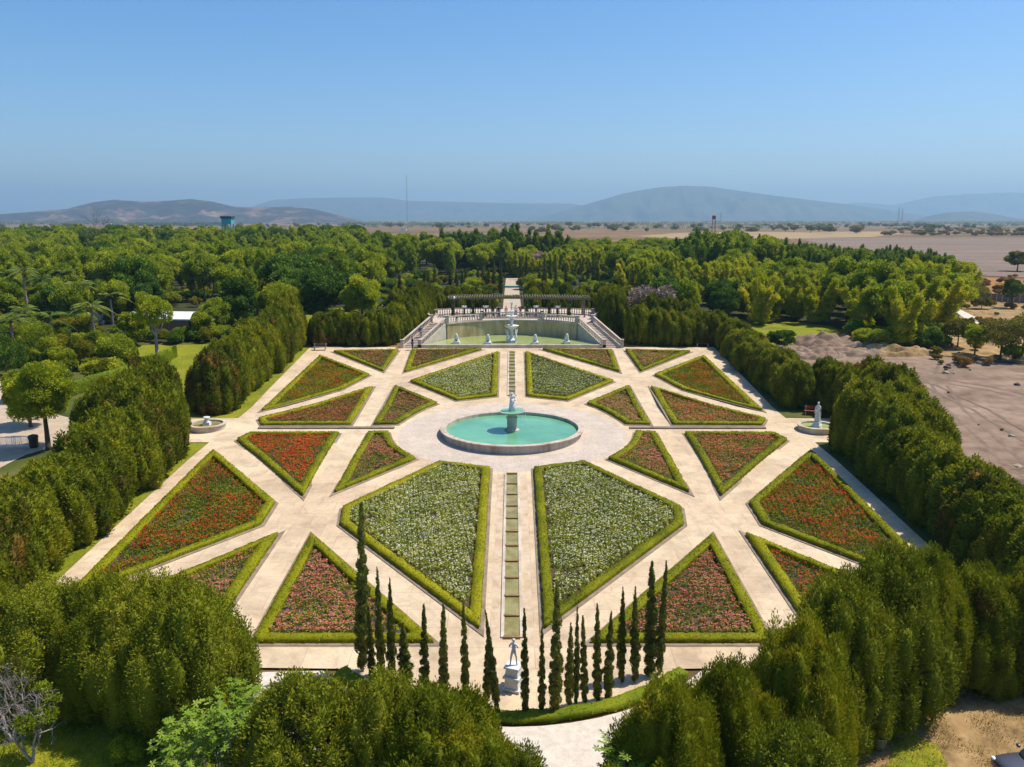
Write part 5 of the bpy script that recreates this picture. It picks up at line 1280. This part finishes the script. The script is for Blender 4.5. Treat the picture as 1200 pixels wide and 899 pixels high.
mb = MB(); mb.box(-3.0, -.9, 0, 3.0, -.02, 2.65); mb.build('brick_porch', M['brick'], b)
for x in (-7.2, -4.0, 4.0, 6.2):
    mb = MB(); mb.box(x - .15, -.98, 0, x + .15, -.7, 2.7); mb.build('pillar', M['white_paint'], b)
# barrier fence and bin
g = G(40, 524); e = empty('litter_bin', (g.x, g.y, g.z), 'black litter bin on the gravel beside the round green tree', 'litter bin')
mb = MB(); mb.lathe([(.36, 0), (.42, .9), (.45, .92), (.45, 1.0), (.34, 1.0), (.32, .8)], 16); mb.build('body', M['black'], e)
mb = MB(); mb.lathe([(.44, 1.0), (.4, 1.1), (.1, 1.2)], 16); mb.build('lid', M['black'], e)
for k in range(4):
    g = G(4 + k * 7 - 10, 526 - k * .6); e = empty('barrier', (g.x, g.y, g.z), 'low white metal crowd barrier on the gravel plaza', 'barrier', 'white barriers in a line on the plaza')
    L = 2.0; mb = MB(); mb.tube([(0, 0, .1), (0, 0, 1.05), (L - .1, 0, 1.05), (L - .1, 0, .1)], [.025] * 4, 6); mb.tube([(0, 0, .2), (L - .1, 0, .2)], [.02] * 2, 6); mb.build('frame', M['white_paint'], e)
    mb = MB()
    for j in range(1, 12): mb.tube([(j * (L - .1) / 12, 0, .2), (j * (L - .1) / 12, 0, 1.05)], [.011] * 2, 4)
    mb.build('bars', M['white_paint'], e)
# benches on the garden's edge
def bench(x, y, rz, label, material='tan_wood', z=None):
    e = empty('park_bench', (x, y, gz(y) if z is None else z), label, 'bench', 'benches at the edge of the parterre', rz)
    mb = MB(); 
    for k in range(3): mb.box(-.9, -.25 + k * .17, .43, .9, -.11 + k * .17, .47)
    mb.build('seat', M[material], e)
    mb = MB()
    for k in range(2): mb.box(-.9, .27 + k * .03, .6 + k * .17, .9, .31 + k * .03, .73 + k * .17)
    mb.build('backrest', M[material], e)
    for s in (-1, 1):
        mb = MB(); mb.box(s * .75 - .04, -.22, 0, s * .75 + .04, .26, .43); mb.box(s * .75 - .04, .262, 0, s * .75 + .04, .34, .92); mb.build('leg', M['stone'], e)
g = G(375, 410.5); bench(g.x, g.y, 0, 'pale bench before the back left hedge')
bench(34.0, 79.9, R(-60), 'rust-red bench in the niche behind the right basin', 'rusty'); bench(31.2, 82.6, R(-20), 'rust-red bench left of the right basin in the hedge shade', 'rusty')
bench(26.5, 112.8, 0, 'bench before the back right hedge at the corner of the garden', 'rusty')

# ------------------------------------------------------------------ rear garden behind the pergola
for i, (px, t, b) in enumerate([(498, 316, 340), (502, 317, 342), (510, 310, 341), (528, 314, 340), (535, 317, 337), (542, 316, 335), (546, 314, 334), (560, 315, 335), (566, 311, 333), (573, 313, 341), (579, 305, 342), (587, 309, 345),
                               (609, 303, 328), (617, 296, 328), (632, 305, 337), (638, 298, 339), (645, 300, 337), (651, 305, 341), (672, 297, 324), (689, 311, 335), (695, 303, 341), (700, 308, 341), (469, 320, 359), (663, 312, 334)]):
    g = G(px, b); _, zt = H(px, t, g.y); h = zt - g.z
    plant('cypress', g.x, g.y, h, 'slim dark cypress beside the path behind the pergola, %s from the left' % ORD[i] if px != 469 and i < 20 else 'slim dark cypress behind the right end of the pergola' if px != 469 else 'lone slim dark cypress on the lawn behind the back left hedge', 'cypress', 'cypresses behind the pergola' if px != 469 else None, wide=1.7 * 6.75 / h)
for x in list(np.arange(-20, -3, 2.6)) + list(np.arange(4.2, 22, 2.6)):
    plant('row_conifer', x + random.uniform(-.5, .5), 142 + random.uniform(-1, 4), random.uniform(3.6, 5.4), 'round-topped conifer in the loose line behind the pergola', 'conifer', 'conifers behind the pergola', wide=.95)
for x in list(np.arange(-16, -4, 2.2)) + list(np.arange(4, 18, 2.2)):
    plant('row_conifer', x, 158 + random.uniform(-4, 8), random.uniform(3.2, 5.0), 'small conifer farther back among the rear cypresses', 'conifer', 'small conifers among the rear cypresses', wide=.95)
g = G(598, 338); e = empty('garden_gate', (0, g.y, g.z), 'low blue-green gate with pillars across the rear path', 'gate')
mb = MB(); mb.box(-2.6, -.15, 0, -2.2, .15, 1.6); mb.box(2.2, -.15, 0, 2.6, .15, 1.6); mb.build('pillar', M['stone'], e)
mb = MB(); mb.box(-2.2, -.04, .15, 2.2, .04, .65); mb.build('gate_leaf', M['teal_paint'], e)
for k, (sx, lab) in enumerate(((665, 'pink-flowering tree behind the right rear cypresses'),)):
    g = G(636, 322); plant('pink_tree', g.x - 1, g.y, 7.5, 'pink-flowering tree behind the rear cypresses', 'tree', wide=.8)
g = G(765, 385); plant('brown_shrub', g.x, g.y, 7.2, 'large leafless pinkish shrub in front of the bamboo at the right', 'shrub', wide=1.0)
g = G(748, 384); plant('brown_shrub', g.x, g.y, 6.2, 'smaller leafless shrub left of the large pinkish one', 'shrub', wide=.9)

# ------------------------------------------------------------------ the woods
def in_poly(x, y, poly): return bool(inside(np.array([[x, y]]), poly)[0])
FR = FOREST_R[:]
FRW = [(17, 122), (30, 118)] + FR[2:9] + [tuple(G(1080, 320)[:2]), tuple(G(1000, 312)[:2]), (118, 335), (60, 345), (0, 350), (0, 244), (3.6, 244), (3.6, 172), (24, 165), (24, 150)]
LEFTW = [(-260, 178), (-150, 178), (-95, 160), (-60, 142), (-40, 136), (-24, 150), (-24, 165), (-3.6, 172), (-3.6, 244), (0, 244), (0, 345), (-62, 345), (-88, 490), (-340, 490), (-300, 340)]
TXT = {'broad': 'mid green broadleaf tree in the wood {}', 'broad_dark': 'dark green broadleaf tree in the wood {}', 'broad_light': 'yellow-green broadleaf tree in the wood {}', 'tall': 'tall upright light green tree in the wood {}',
       'bamboo': 'yellow-green feathery bamboo clump in the wood {}', 'bamboo_dark': 'dark green feathery bamboo clump in the wood {}'}
counts = {}
def wood(poly, side, chooser, spacing):
    xs = [p[0] for p in poly]; ys = [p[1] for p in poly]; r_ = 0
    y = min(ys)
    while y < max(ys):
        sp = spacing * (1.0 if y < 240 else 1.12 if y < 340 else 1.3); x = min(xs) + (sp / 2 if r_ % 2 else 0)
        while x < max(xs):
            X, Y = x + random.uniform(-.32, .32) * sp, y + random.uniform(-.32, .32) * sp; x += sp
            if not in_poly(X, Y, poly): continue
            px, py = proj(X, Y, gz(Y) + 6)
            if px < -50 or px > 1250: continue
            if abs(X) < (30 if X < 0 else 27) and Y < 243: continue
            if abs(X) < 3.6 and Y < 250: continue
            kd, h, wd = chooser(px, py, X, Y)
            if kd is None: continue
            counts[kd] = counts.get(kd, 0) + 1
            if counts[kd] > 298: kd = 'broad' if kd != 'broad' else 'tall'
            if X < 0: zn = 'far back' if Y > 340 else 'behind the palms' if px < 200 else 'behind the white roof' if px < 330 else 'behind the shady lawn' if px < 500 else 'beside the rear path'
            else: zn = 'beside the rear path' if px < 700 else 'behind the leafless shrubs' if px < 800 else 'behind the small lawn' if px < 960 else 'beside the dry scrub'
            if X > 0: zn += ', back rows' if Y > 220 else ', front rows'
            tx = TXT[kd].format(zn)
            plant(kd, X, Y, h, tx, 'bamboo' if 'bamboo' in kd else 'tree', tx.replace(' tree', ' trees').replace(' clump', ' clumps'), wide=wd)
        y += sp * .87; r_ += 1
def choose_left(px, py, X, Y):
    n_ = mnoise.noise(Vector((X * .02, Y * .02, 1.3))); r_ = random.random()
    if 195 < px < 265 and Y < 175: return None, 0, 0
    far = max(0, (Y - 230) / 110)
    if Y > 340: return random.choice(['tall', 'broad', 'tall', 'broad_dark', 'broad']), random.uniform(10, 15), 1.0
    if Y > 270 and px > 520: return 'bamboo_dark', random.uniform(12, 16.5), 1
    if Y > 292 and n_ > .05 and r_ < .6: return 'bamboo_dark', random.uniform(9, 12), 1
    if px < 320 and n_ > .12: k = 'broad' if r_ < .5 else 'broad_dark'
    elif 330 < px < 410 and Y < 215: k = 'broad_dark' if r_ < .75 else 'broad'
    elif n_ < -.1: k = 'tall' if r_ < .55 else 'broad_light'
    else: k = random.choice(['broad', 'tall', 'broad_light', 'broad_light', 'broad'])
    return k, random.uniform(7.6, 11.8) + 2.0 * far, random.uniform(.78, 1.05)
def choose_right(px, py, X, Y):
    r_ = random.random(); n_ = mnoise.noise(Vector((X * .03, Y * .03, 7.7)))
    if X < 40 and Y < 185: return random.choice(['broad_dark', 'bamboo', 'tall']), random.uniform(5.5, 8), .9
    if px < 830 and Y > 285: return ('broad' if r_ < .5 else 'broad_light'), random.uniform(7.5, 10.5), 1
    if px < 655 and Y > 270: return 'bamboo_dark', random.uniform(12, 16.5), 1
    if px > 780 and (Y > 268 or 190 < Y < 204): return None, 0, 0
    if px > 780 and Y >= 204: return ('bamboo_dark' if r_ < .9 else 'broad'), random.uniform(.88, 1.06) * float(np.interp(px, [780, 820, 860, 1000, 1100], [10, 14.5, 13, 10, 9])), 1.0
    if px > 900 and Y > 172: return ('broad_light' if r_ < .8 else 'broad'), random.uniform(6, 7.5), 1.15
    if px > 930 and Y > 190: return ('broad' if r_ < .4 else 'bamboo'), random.uniform(6, 9), 1
    return ('bamboo' if r_ < .84 else 'broad_light'), random.uniform(8.0, 11.0) if Y < 230 else random.uniform(7, 10), 1.0
wood(LEFTW, 'left of the rear path', choose_left, 9.0)
wood(FRW, 'right of the rear path', choose_right, 6.6)
# low planting between the pergola and the wood, either side of the rear path
for i in range(210):
    X, Y = random.uniform(2.9, 31) * random.choice((-1, 1)), random.uniform(150, 246)
    kd = random.choice(['green_shrub', 'green_shrub', 'shrub', 'yellow_shrub'])
    plant(kd, X, Y, random.uniform(1.4, 3.3), {'green_shrub': 'bright green', 'shrub': 'dark green', 'yellow_shrub': 'yellowish'}[kd] + ' rounded shrub between the rear cypresses', 'shrub', kd.replace('_', ' ') + 's between the rear cypresses', wide=random.uniform(1.0, 1.4))
# nearer fringe of the left wood
for i in range(46):
    X, Y = random.uniform(-110, -30), random.uniform(133, 160)
    px, py = proj(X, Y, gz(Y) + 3)
    if 418 < px < 500 or 180 < px < 262 or in_poly(X, Y, LEFTW): continue
    kd = random.choice(['broad', 'broad_light', 'broad_dark']); plant(kd, X, Y, random.uniform(5, 7.5), TXT[kd].format('fringe behind the rear left hedge'), 'tree', 'fringe trees behind the rear left hedge', wide=.9)

# ------------------------------------------------------------------ right side: bank, scrub trees, fence
def lump(name, px, py, rx, ry, h, material, label, seed, cat='mound', kind=None):
    g = G(px, py); mb = MB(); n = 60; vs = []; fs = []
    for j in range(n + 1):
        for i in range(n + 1):
            u, v = i / n * 2 - 1, j / n * 2 - 1; d = math.hypot(u, v); z = h * max(0, 1 - d * d) ** .7 * (.6 + .9 * abs(mnoise.noise(Vector((u * 3, v * 3, seed)))) * 2) + ((.30 * mnoise.noise(Vector((u * 7, v * 7, seed))) + .10 * mnoise.noise(Vector((u * 17, v * 17, seed)))) * h if d < .95 else -.3)
            vs.append((u * rx, v * ry, z - .05))
    for j in range(n):
        for i in range(n): a = j * (n + 1) + i; fs.append((a, a + 1, a + n + 2, a + n + 1))
    mb.add(vs, fs); o = mb.build(name, material, None, True, (g.x, g.y, g.z)); return tag(o, label, cat, None, kind)
lump('earth_heap', 984, 402, 7, 4.5, 1.1, M['bare'], 'rough heap of earth at the end of the small lawn', 1, 'earth heap')
lump('earth_heap', 1005, 411, 7, 3.5, .8, M['bare'], 'lower spread heap of earth right of the rough heap', 2, 'earth heap')
lump('earth_heap', 1030, 412, 8, 3, .8, M['dry_dirt'], 'low ridge of dirt below the bamboo edge', 3, 'earth heap')
lump('earth_heap', 950, 415, 5, 3, .8, M['bare'], 'low heap of dark earth behind the right hedge row', 4, 'earth heap')
lump('stone_heap', 1185, 555, 5, 3, .5, M['bare'], 'low line of stones at the edge of the bare field', 5, 'stone heap')
g = G(915, 408); plant('shrub', g.x, g.y, 2.8, 'dark bushy shrub standing above the right hedge row', 'shrub', wide=1.1)
for i in range(24):
    px, py = random.uniform(1000, 1100), random.uniform(398, 408); g = G(px, py)
    plant(random.choice(['green_shrub', 'shrub']), g.x, g.y, random.uniform(1.5, 3.2), 'low bush along the foot of the right bamboo edge', 'shrub', 'bushes below the bamboo edge', wide=1.2)
for i, (px, b, t, wd, kd, lab) in enumerate([(1122, 407, 374, 34, 'olive_far', 'thin acacia tree below the bamboo edge'), (1142, 416, 380, 30, 'broad_light', 'thin light acacia tree in the dry scrub'), (1172, 421, 374, 46, 'olive_far', 'wide-crowned acacia tree beside the bare field'),
                               (1186, 424, 404, 22, 'broad', 'small bright green bush-like tree before the wide acacia'), (1212, 420, 366, 50, 'olive_far', 'acacia tree cut by the right picture edge'), (1185, 361, 325, 26, 'broad_dark', 'dark lone tree in front of the fence'),
                               (1150, 362, 348, 22, 'olive_far', 'small pale tree left of the dark lone tree'), (1140, 352, 336, 34, 'olive_far', 'grey-green tree at the fence end'), (1192, 318, 300, 40, 'far_bush', 'wide greyish tree on the ploughed field')]):
    if kd == 'far_bush':
        g = G(px, b); plant('olive_far', g.x, g.y, 7, lab, 'tree', wide=1.4); continue
    park_tree(px, b, t, wd * 1.1, kd, lab, 60 + i, 5200, .26, name='acacia_tree' if 'acacia' in lab else 'lone_tree', lob=26, clear=.30, core=0)
for i in range(70):
    px, py = random.uniform(1090, 1230), random.uniform(352, 430); g = G(px, py)
    plant('scrub' if i % 3 else 'far_bush', g.x, g.y, random.uniform(.5, 1.5), 'low dry tuft in the scrub right of the bamboo', 'bush', 'dry tufts of the right scrub', wide=1.1)
a, b = G(1128, 352), G(1215, 357); e = empty('field_fence', (a.x, a.y, a.z), 'grey panel fence between the scrub and the ploughed field', 'fence')
d = b - a; mb = MB(); mb.beam((0, 0, .1), (d.x, d.y, .1), .06, 1.7); mb.build('panels', M['tan_wood'], e)
for k in range(14):
    q = d * (k / 13); mb = MB(); mb.box(q.x - .08, q.y - .12, 0, q.x + .08, q.y + .12, 2.0); mb.build('post', M['grey_metal'], e)
g = G(1135, 351); e = empty('small_shed', (g.x, g.y, g.z), 'small white shed beside the fence at the right', 'shed')
mb = MB(); mb.box(-1.1, -.8, 0, 1.1, .8, 2.4); mb.build('wall', M['white_paint'], e); mb = MB(); mb.box(-1.3, -1, 2.402, 1.3, 1, 2.55); mb.build('roof', M['roof_dark'], e); mb = MB(); mb.box(-.3, -.85, 0, .4, -.802, 1.9); mb.build('door', M['teal_paint'], e)
sheet('farm_track', pxpoly([(1115, 362), (1122, 361), (1152, 376), (1165, 384), (1156, 384), (1132, 374)]), 0.0, M['gravel'])
RUTZ = [.004 * k for k in range(6)]
M['rut'] = noisy('compacted_earth', [(0.3, (0.13, 0.09, 0.065)), (0.7, (0.24, 0.17, 0.125))], 0.5, 8)
for pts in ([(1215, 520), (1150, 480), (1090, 452), (1040, 436), (1000, 428), (960, 424)], [(1225, 470), (1160, 455), (1090, 444), (1030, 437), (985, 433)], [(1215, 575), (1165, 520), (1120, 480), (1100, 450), (1110, 425)]):
    P_ = [G(*p) for p in pts]
    for off in (-.85, .85):
        L_, R_ = [], []
        for i in range(len(P_)):
            d_ = (P_[min(i + 1, len(P_) - 1)] - P_[max(i - 1, 0)]); d_.z = 0; d_.normalize(); n_ = Vector((-d_.y, d_.x, 0)); L_.append(tuple((P_[i] + n_ * (off - .2))[:2])); R_.append(tuple((P_[i] + n_ * (off + .2))[:2]))
        sheet('wheel_rut', L_ + R_[::-1], -0.027 + RUTZ.pop(), M['rut'])
# rocks scattered on the bare field
for i, (px, py) in enumerate([(1110, 431), (1112, 428), (1192, 451), (1185, 511), (1108, 437), (1180, 553), (1192, 548), (1170, 552)]):
    g = G(px, py); s = random.uniform(.25, .5); mb = MB(); mb.ico((0, 0, s * .2), (s, s * .8, s * .6), 2, 0, .9); tag(mb.build('rock', M['rock'] if i > 2 else M['roof_dark'], None, False, (g.x, g.y, g.z)), 'loose stone lying on the bare earth field', 'stone', 'loose stones on the bare field')

for i in range(34):
    px, py = random.uniform(960, 1230), random.choice([random.uniform(412, 440), random.uniform(430, 560)])
    if px < 960 + (py - 412) * 1.7: continue
    g = G(px, py); plant('scrub' if i % 2 else 'far_bush', g.x, g.y, random.uniform(.12, .34), 'small weed tuft on the bare earth field', 'weed', 'weeds on the bare earth field', wide=1.5, name='weed_tuft')
# ------------------------------------------------------------------ the plain beyond
for i in range(230):
    px = random.uniform(-30, 1230); py = random.choice([random.uniform(263.5, 268), random.uniform(266, 274)])
    if px < 620 and py > 268: continue
    g = G(px, py); 
    plant('olive_far' if i % 4 else 'far_bush', g.x, g.y, random.uniform(6, 12), 'small distant tree on the plain beyond the woods', 'tree', 'distant trees on the plain', wide=random.uniform(1, 1.6))
for px, b, h, lab in ((515, 268, 13, 'wide round distant tree right of the radio mast'), (470, 267, 11, 'distant dark tree left of the radio mast foot'), (570, 267, 11, 'low wide distant tree behind the centre of the wood'), (667, 267, 14, 'bright round distant tree right of centre'),
                      (697, 267, 12, 'distant dark tree with bare top right of centre'), (740, 267, 12, 'single round distant tree on the straw field'), (950, 273, 11, 'brownish distant tree at the edge of the straw field'), (960, 272, 10, 'paler distant tree beside the brownish one'),
                      (1010, 267, 9, 'round distant tree near the village'), (1100, 269, 9, 'distant bush-like tree right of the orange scrub'), (1165, 272, 10, 'wide low distant tree at the right'), (1045, 267, 9, 'distant tree left of the orange scrub')):
    g = G(px, b); plant('olive_far', g.x, g.y, h, lab, 'tree', wide=1.5)
for i in range(70):
    g = G(random.uniform(1035, 1210), random.uniform(270, 277)); plant('scrub', g.x, g.y, random.uniform(3, 6), 'orange-brown scrub bush behind the ploughed field', 'bush', 'orange scrub behind the ploughed field', wide=1.4)
for i in range(60):
    g = G(random.uniform(1120, 1230), random.uniform(325, 349)); plant('scrub', g.x, g.y, random.uniform(.8, 1.8), 'rust-coloured scrub tuft on the bank below the ploughed field', 'bush', 'rust-coloured scrub tufts', wide=1.2)
# distant dark hedgerow of the left plain and right band: many bushes that read as one mass
def mass(name, px0, px1, py, h, n, material, label):
    V = []; rg = np.random.default_rng(int(px0 + px1))
    for k in range(n):
        g = G(rg.uniform(px0, px1), py + rg.uniform(-.3, .5)); c_ = np.array([g.x, g.y, g.z + h * .4]); s = h * rg.uniform(.6, 1.4)
        q = rg.normal(0, 1, (26, 3)); q /= np.linalg.norm(q, axis=1, keepdims=True); V.append(c_ + q * [s * 1.3, s * 1.3, s * .5])
    P = np.concatenate(V); me = quads_mesh(name, leaf_arrays(P, np.zeros_like(P), h * .5, h * .4, rg, 1), rg.uniform(0, 1, len(P)), [material])
    return tag(link(name, me), label, 'tree line', None, 'stuff')
mass('distant_tree_line', 160, 262, 264.2, 9, 160, M['broad_dark'], 'dark line of distant trees below the left hills')
mass('distant_tree_line', 820, 1250, 262.3, 12, 340, M['olive_far'], 'dark green line of distant trees before the right hills')
mass('distant_tree_line', 400, 830, 262.6, 11, 260, M['olive_far'], 'dark line of distant trees below the middle mountains')
mass('distant_tree_line', -40, 160, 263, 11, 120, M['olive_far'], 'line of distant trees at the left horizon')
for i_, (a_, b_, py_, h_, lb_) in enumerate([(400, 560, 264.2, 7, 'broken line of distant trees behind the radio mast'), (640, 900, 264.4, 7, 'broken line of distant trees right of the centre'), (880, 1240, 264.8, 7, 'broken line of distant trees across the right plain'),
        (300, 620, 266.4, 4, 'row of distant bushes along a field edge left of the centre'), (650, 1010, 267.5, 4, 'row of distant bushes before the straw field'), (1040, 1240, 268.5, 4, 'row of distant bushes behind the orange scrub')]):
    mass('distant_tree_line', a_, b_, py_, h_, 90, M['olive_far'] if i_ % 2 else M['broad_dark'], lb_)
# houses of the far village
for i in range(34):
    px = random.choice([random.uniform(930, 1080), random.uniform(540, 900), random.uniform(960, 1060)]); g = G(px, random.uniform(261.2, 263.6)); s = random.uniform(7, 13)
    e = empty('village_house', (g.x, g.y, g.z), 'tiny pale house of the distant village on the plain', 'house', 'houses of the distant village', random.uniform(-.5, .5))
    mb = MB(); mb.box(-s, -s * .6, 0, s, s * .6, s * .6); mb.build('wall', M['white_paint' if i % 3 else 'render_wall'], e)
    mb = MB(); mb.add([(-s * 1.05, -s * .65, s * .61), (s * 1.05, -s * .65, s * .61), (s * 1.05, s * .65, s * .61), (-s * 1.05, s * .65, s * .61), (-s * 1.05, 0, s * .95), (s * 1.05, 0, s * .95)], [(0, 1, 5, 4), (2, 3, 4, 5), (0, 4, 3), (1, 2, 5), (0, 3, 2, 1)]); mb.build('roof', M['brick'], e)
for px, py, lab in ((128, 262, 'white distant house behind the left wood'), (473, 269, 'small white distant shed left of the radio mast')):
    g = G(px, py + 1.5); e = empty('distant_house', (g.x, g.y, g.z), lab, 'house'); s = 4.5 if px == 473 else 8
    mb = MB(); mb.box(-s, -s * .6, 0, s, s * .6, s * .75); mb.build('wall', M['white_paint'], e); mb = MB(); mb.box(-s * 1.1, -s * .7, s * .76, s * 1.1, s * .7, s * .85); mb.build('roof', M['grey_metal'], e)
# teal water tower
Y = 420; x, zt = H(266.5, 253.5, Y); _, zb = H(266.5, 267, Y)
e = empty('water_tower', (x, Y, gz(Y)), 'teal box-shaped water tower on legs above the left wood', 'water tower'); g0 = gz(Y)
for sx in (-2.1, 2.1):
    for sy in (-2.1, 2.1): mb = MB(); mb.box(sx - .25, sy - .25, 0, sx + .25, sy + .25, zb - g0 + 1.8); mb.build('leg', M['teal_paint'], e)
mb = MB(); mb.box(-2.4, -2.4, zb - g0 + 1.8, 2.4, 2.4, zt - g0 - 1.0); mb.build('tank', M['teal_paint'], e)
mb = MB(); mb.box(-2.8, -2.8, zt - g0 - .998, 2.8, 2.8, zt - g0); mb.build('roof', M['roof_dark'], e)
for k in range(2):
    mb = MB(); mb.beam((-2.2, -2.3, 2 + k * 4), (2.2, -2.3, 5 + k * 4), .15, .15); mb.build('brace', M['teal_paint'], e)
# radio mast
Y = 900; x, zt = H(476, 205, Y); e = empty('radio_mast', (x, Y, gz(Y)), 'thin tall radio mast rising above the plain left of centre', 'mast'); h = zt - gz(Y)
mb = MB()
for k in range(3): a = k * 2.09; mb.tube([(.55 * math.cos(a), .55 * math.sin(a), 0), (.4 * math.cos(a), .4 * math.sin(a), h)], [.11, .08], 5)
for k in range(int(h / 2)): z = k * 2; mb.tube([(.5, 0, z), (-.25, .43, z + 1), (-.25, -.43, z + 2)], [.05] * 3, 3)
mb.build('lattice', M['grey_metal'], e)
for px, t, Y, lab in ((845, 248, 1500, 'distant pylon above the right-centre trees'), (1054, 243, 1900, 'distant lattice pylon below the pale right mountain'), (1058, 244, 1950, 'second distant pylon close right of the first'), (208, 258, 600, 'thin distant pole above the left wood'), (1115, 330, 330, 'thin pole at the scrub')):
    if px == 1115: continue
    x, zt = H(px, t, Y); h = zt - gz(Y); e = empty('pylon', (x, Y, gz(Y)), lab, 'pylon'); mb = MB(); w_ = .0009 * Y
    for s in (-1, 1): mb.tube([(s * w_ * 1.2, 0, 0), (s * w_ * .3, 0, h)], [w_ * .22, w_ * .14], 4)
    for k in range(8): z = h * k / 8; mb.tube([(-w_ * (1.2 - .9 * k / 8), 0, z), (w_ * (1.2 - .9 * (k + 1) / 8), 0, z + h / 8)], [w_ * .1] * 2, 3)
    mb.build('lattice', M['grey_metal'], e)
    mb = MB(); mb.tube([(-w_ * 1.6, 0, h * .82), (w_ * 1.6, 0, h * .82)], [w_ * .12] * 2, 4); mb.build('crossarm', M['grey_metal'], e)
g = G(837, 262); e = empty('red_water_tank', (g.x * .35, g.y * .35, gz(500)), 'small dark red tank tower above the dark bamboo', 'water tower')
# bare tree above the left wood
g = G(120, 318); e = empty('bare_tree', (g.x, g.y, g.z), 'tall leafless dark tree standing out of the left wood', 'tree')
rg = np.random.default_rng(12); mb = MB(); branches(mb, (0, 0, 0), (0, 0, 1), 6.6, .24, 5, rg, 0, 3, .45); mb.build('branches', M['bark'], e)
bpy.data.objects.remove(bpy.data.objects['red_water_tank'])
g = G(837, 275); Y = 520; x, zt = H(837, 252, Y); h = zt - gz(Y); e = empty('tank_tower', (x, Y, gz(Y)), 'small dark red tank tower above the dark bamboo', 'water tower')
for sx in (-1, 1):
    for sy in (-1, 1): mb = MB(); mb.tube([(sx * 1.3, sy * 1.3, 0), (sx * .8, sy * .8, h - 2.6)], [.12, .12], 5); mb.build('leg', M['rusty'], e)
mb = MB(); mb.lathe([(1.2, h - 2.6), (1.2, h - .5), (.2, h)], 14); mb.build('tank', M['rusty'], e)

# ------------------------------------------------------------------ mountains
def range_(name, prof, Y, depth, material, seed, rough=0.1):
    xs = [H(px, 258, Y)[0] for px, py in prof]; hs = [H(px, py, Y)[1] - 8 for px, py in prof]; hs = [max(2, h) for h in hs]
    nx, ny = 150, 34; mb = MB(); vs = []; fs = []
    x0, x1 = xs[0], xs[-1]
    for j in range(ny + 1):
        v = j / ny * 2 - 1
        for i in range(nx + 1):
            x = x0 + (x1 - x0) * i / nx; h = float(np.interp(x, xs, hs))
            r_ = (1 - abs(v)) ; n1 = mnoise.fractal(Vector((x / depth * 2.2 + seed, v * 1.6, seed)), .9, 2.1, 6); n2 = abs(mnoise.fractal(Vector((x / depth * 5 + seed, v * 1.3, seed + 4)), .8, 2.1, 5))
            z = h * (r_ ** 1.15) * (1 + rough * 1.2 * n1 * (1 - r_ ** 6)) - h * rough * 1.8 * n2 * r_ * (1 - r_ ** 4) * 2
            vs.append((x * (1 + v * depth / Y * .5), v * depth, z - 6))
    for j in range(ny):
        for i in range(nx): a = j * (nx + 1) + i; fs.append((a, a + 1, a + nx + 2, a + nx + 1))
    mb.add(vs, fs); o = mb.build(name, material, None, True, (0, Y, 8)); o['kind'] = 'structure'; return o
M['hill'] = noisy('scrub_hill', [(0.3, (0.020, 0.022, 0.024)), (0.52, (0.045, 0.038, 0.035)), (0.60, (0.17, 0.10, 0.075)), (0.75, (0.32, 0.21, 0.16))], 0.0065, 10, second=(0.02, [(0.3, (0.6, 0.62, 0.6)), (0.6, (1.1, 1.1, 1.1))], 1))
M['mount'] = noisy('forest_mountain', [(0.3, (0.035, 0.05, 0.03)), (0.7, (0.10, 0.095, 0.06))], 0.0012, 9)
range_('left_hills', [(-160, 256), (-60, 250), (0, 250), (40, 247), (80, 243.5), (110, 236), (135, 233), (170, 235), (200, 234), (225, 232), (250, 235), (275, 241), (300, 242), (340, 241), (370, 244), (400, 252), (430, 259)], 4800, 900, M['hill'], 3, .25)
range_('middle_mountains', [(230, 259), (290, 244), (320, 234), (350, 232), (400, 231), (450, 231), (480, 235), (530, 236), (590, 237.5), (620, 238), (668, 238), (700, 243), (740, 259)], 12500, 2200, M['mount'], 8, .3)
range_('right_mountain', [(600, 260), (630, 255), (650, 249), (690, 238), (730, 226), (770, 219), (800, 217), (830, 218), (850, 221), (900, 228), (950, 234), (1000, 240), (1050, 247), (1110, 256), (1150, 259)], 9800, 2000, M['mount'], 5, .3)
range_('far_right_mountains', [(930, 250), (980, 239), (1010, 237), (1045, 240), (1090, 230), (1130, 227), (1180, 225), (1240, 228), (1300, 235), (1400, 250)], 15000, 2200, M['mount'], 2, .25)
range_('small_right_hill', [(1070, 258), (1090, 252), (1110, 248), (1140, 247), (1165, 250), (1190, 255), (1230, 257), (1290, 258)], 7000, 700, M['mount'], 6, .12)

# ------------------------------------------------------------------ haze
HAZE = 0.00013
mb = MB(); mb.box(-15500, -500, -60, 15500, 18500, 640)
hz = mb.mesh('haze', []); mh = bpy.data.materials.new('haze'); mh.use_nodes = True; n = mh.node_tree.nodes; l = mh.node_tree.links
n.remove(n['Principled BSDF']); pv = n.new('ShaderNodeVolumePrincipled'); pv.inputs['Density'].default_value = HAZE
pv.inputs['Color'].default_value = (0.48, 0.76, 1.0, 1); pv.inputs['Anisotropy'].default_value = 0.2
l.new(pv.outputs[0], n['Material Output'].inputs['Volume']); hz.materials.clear(); hz.materials.append(mh)
tag(link('haze', hz), kind='stuff')
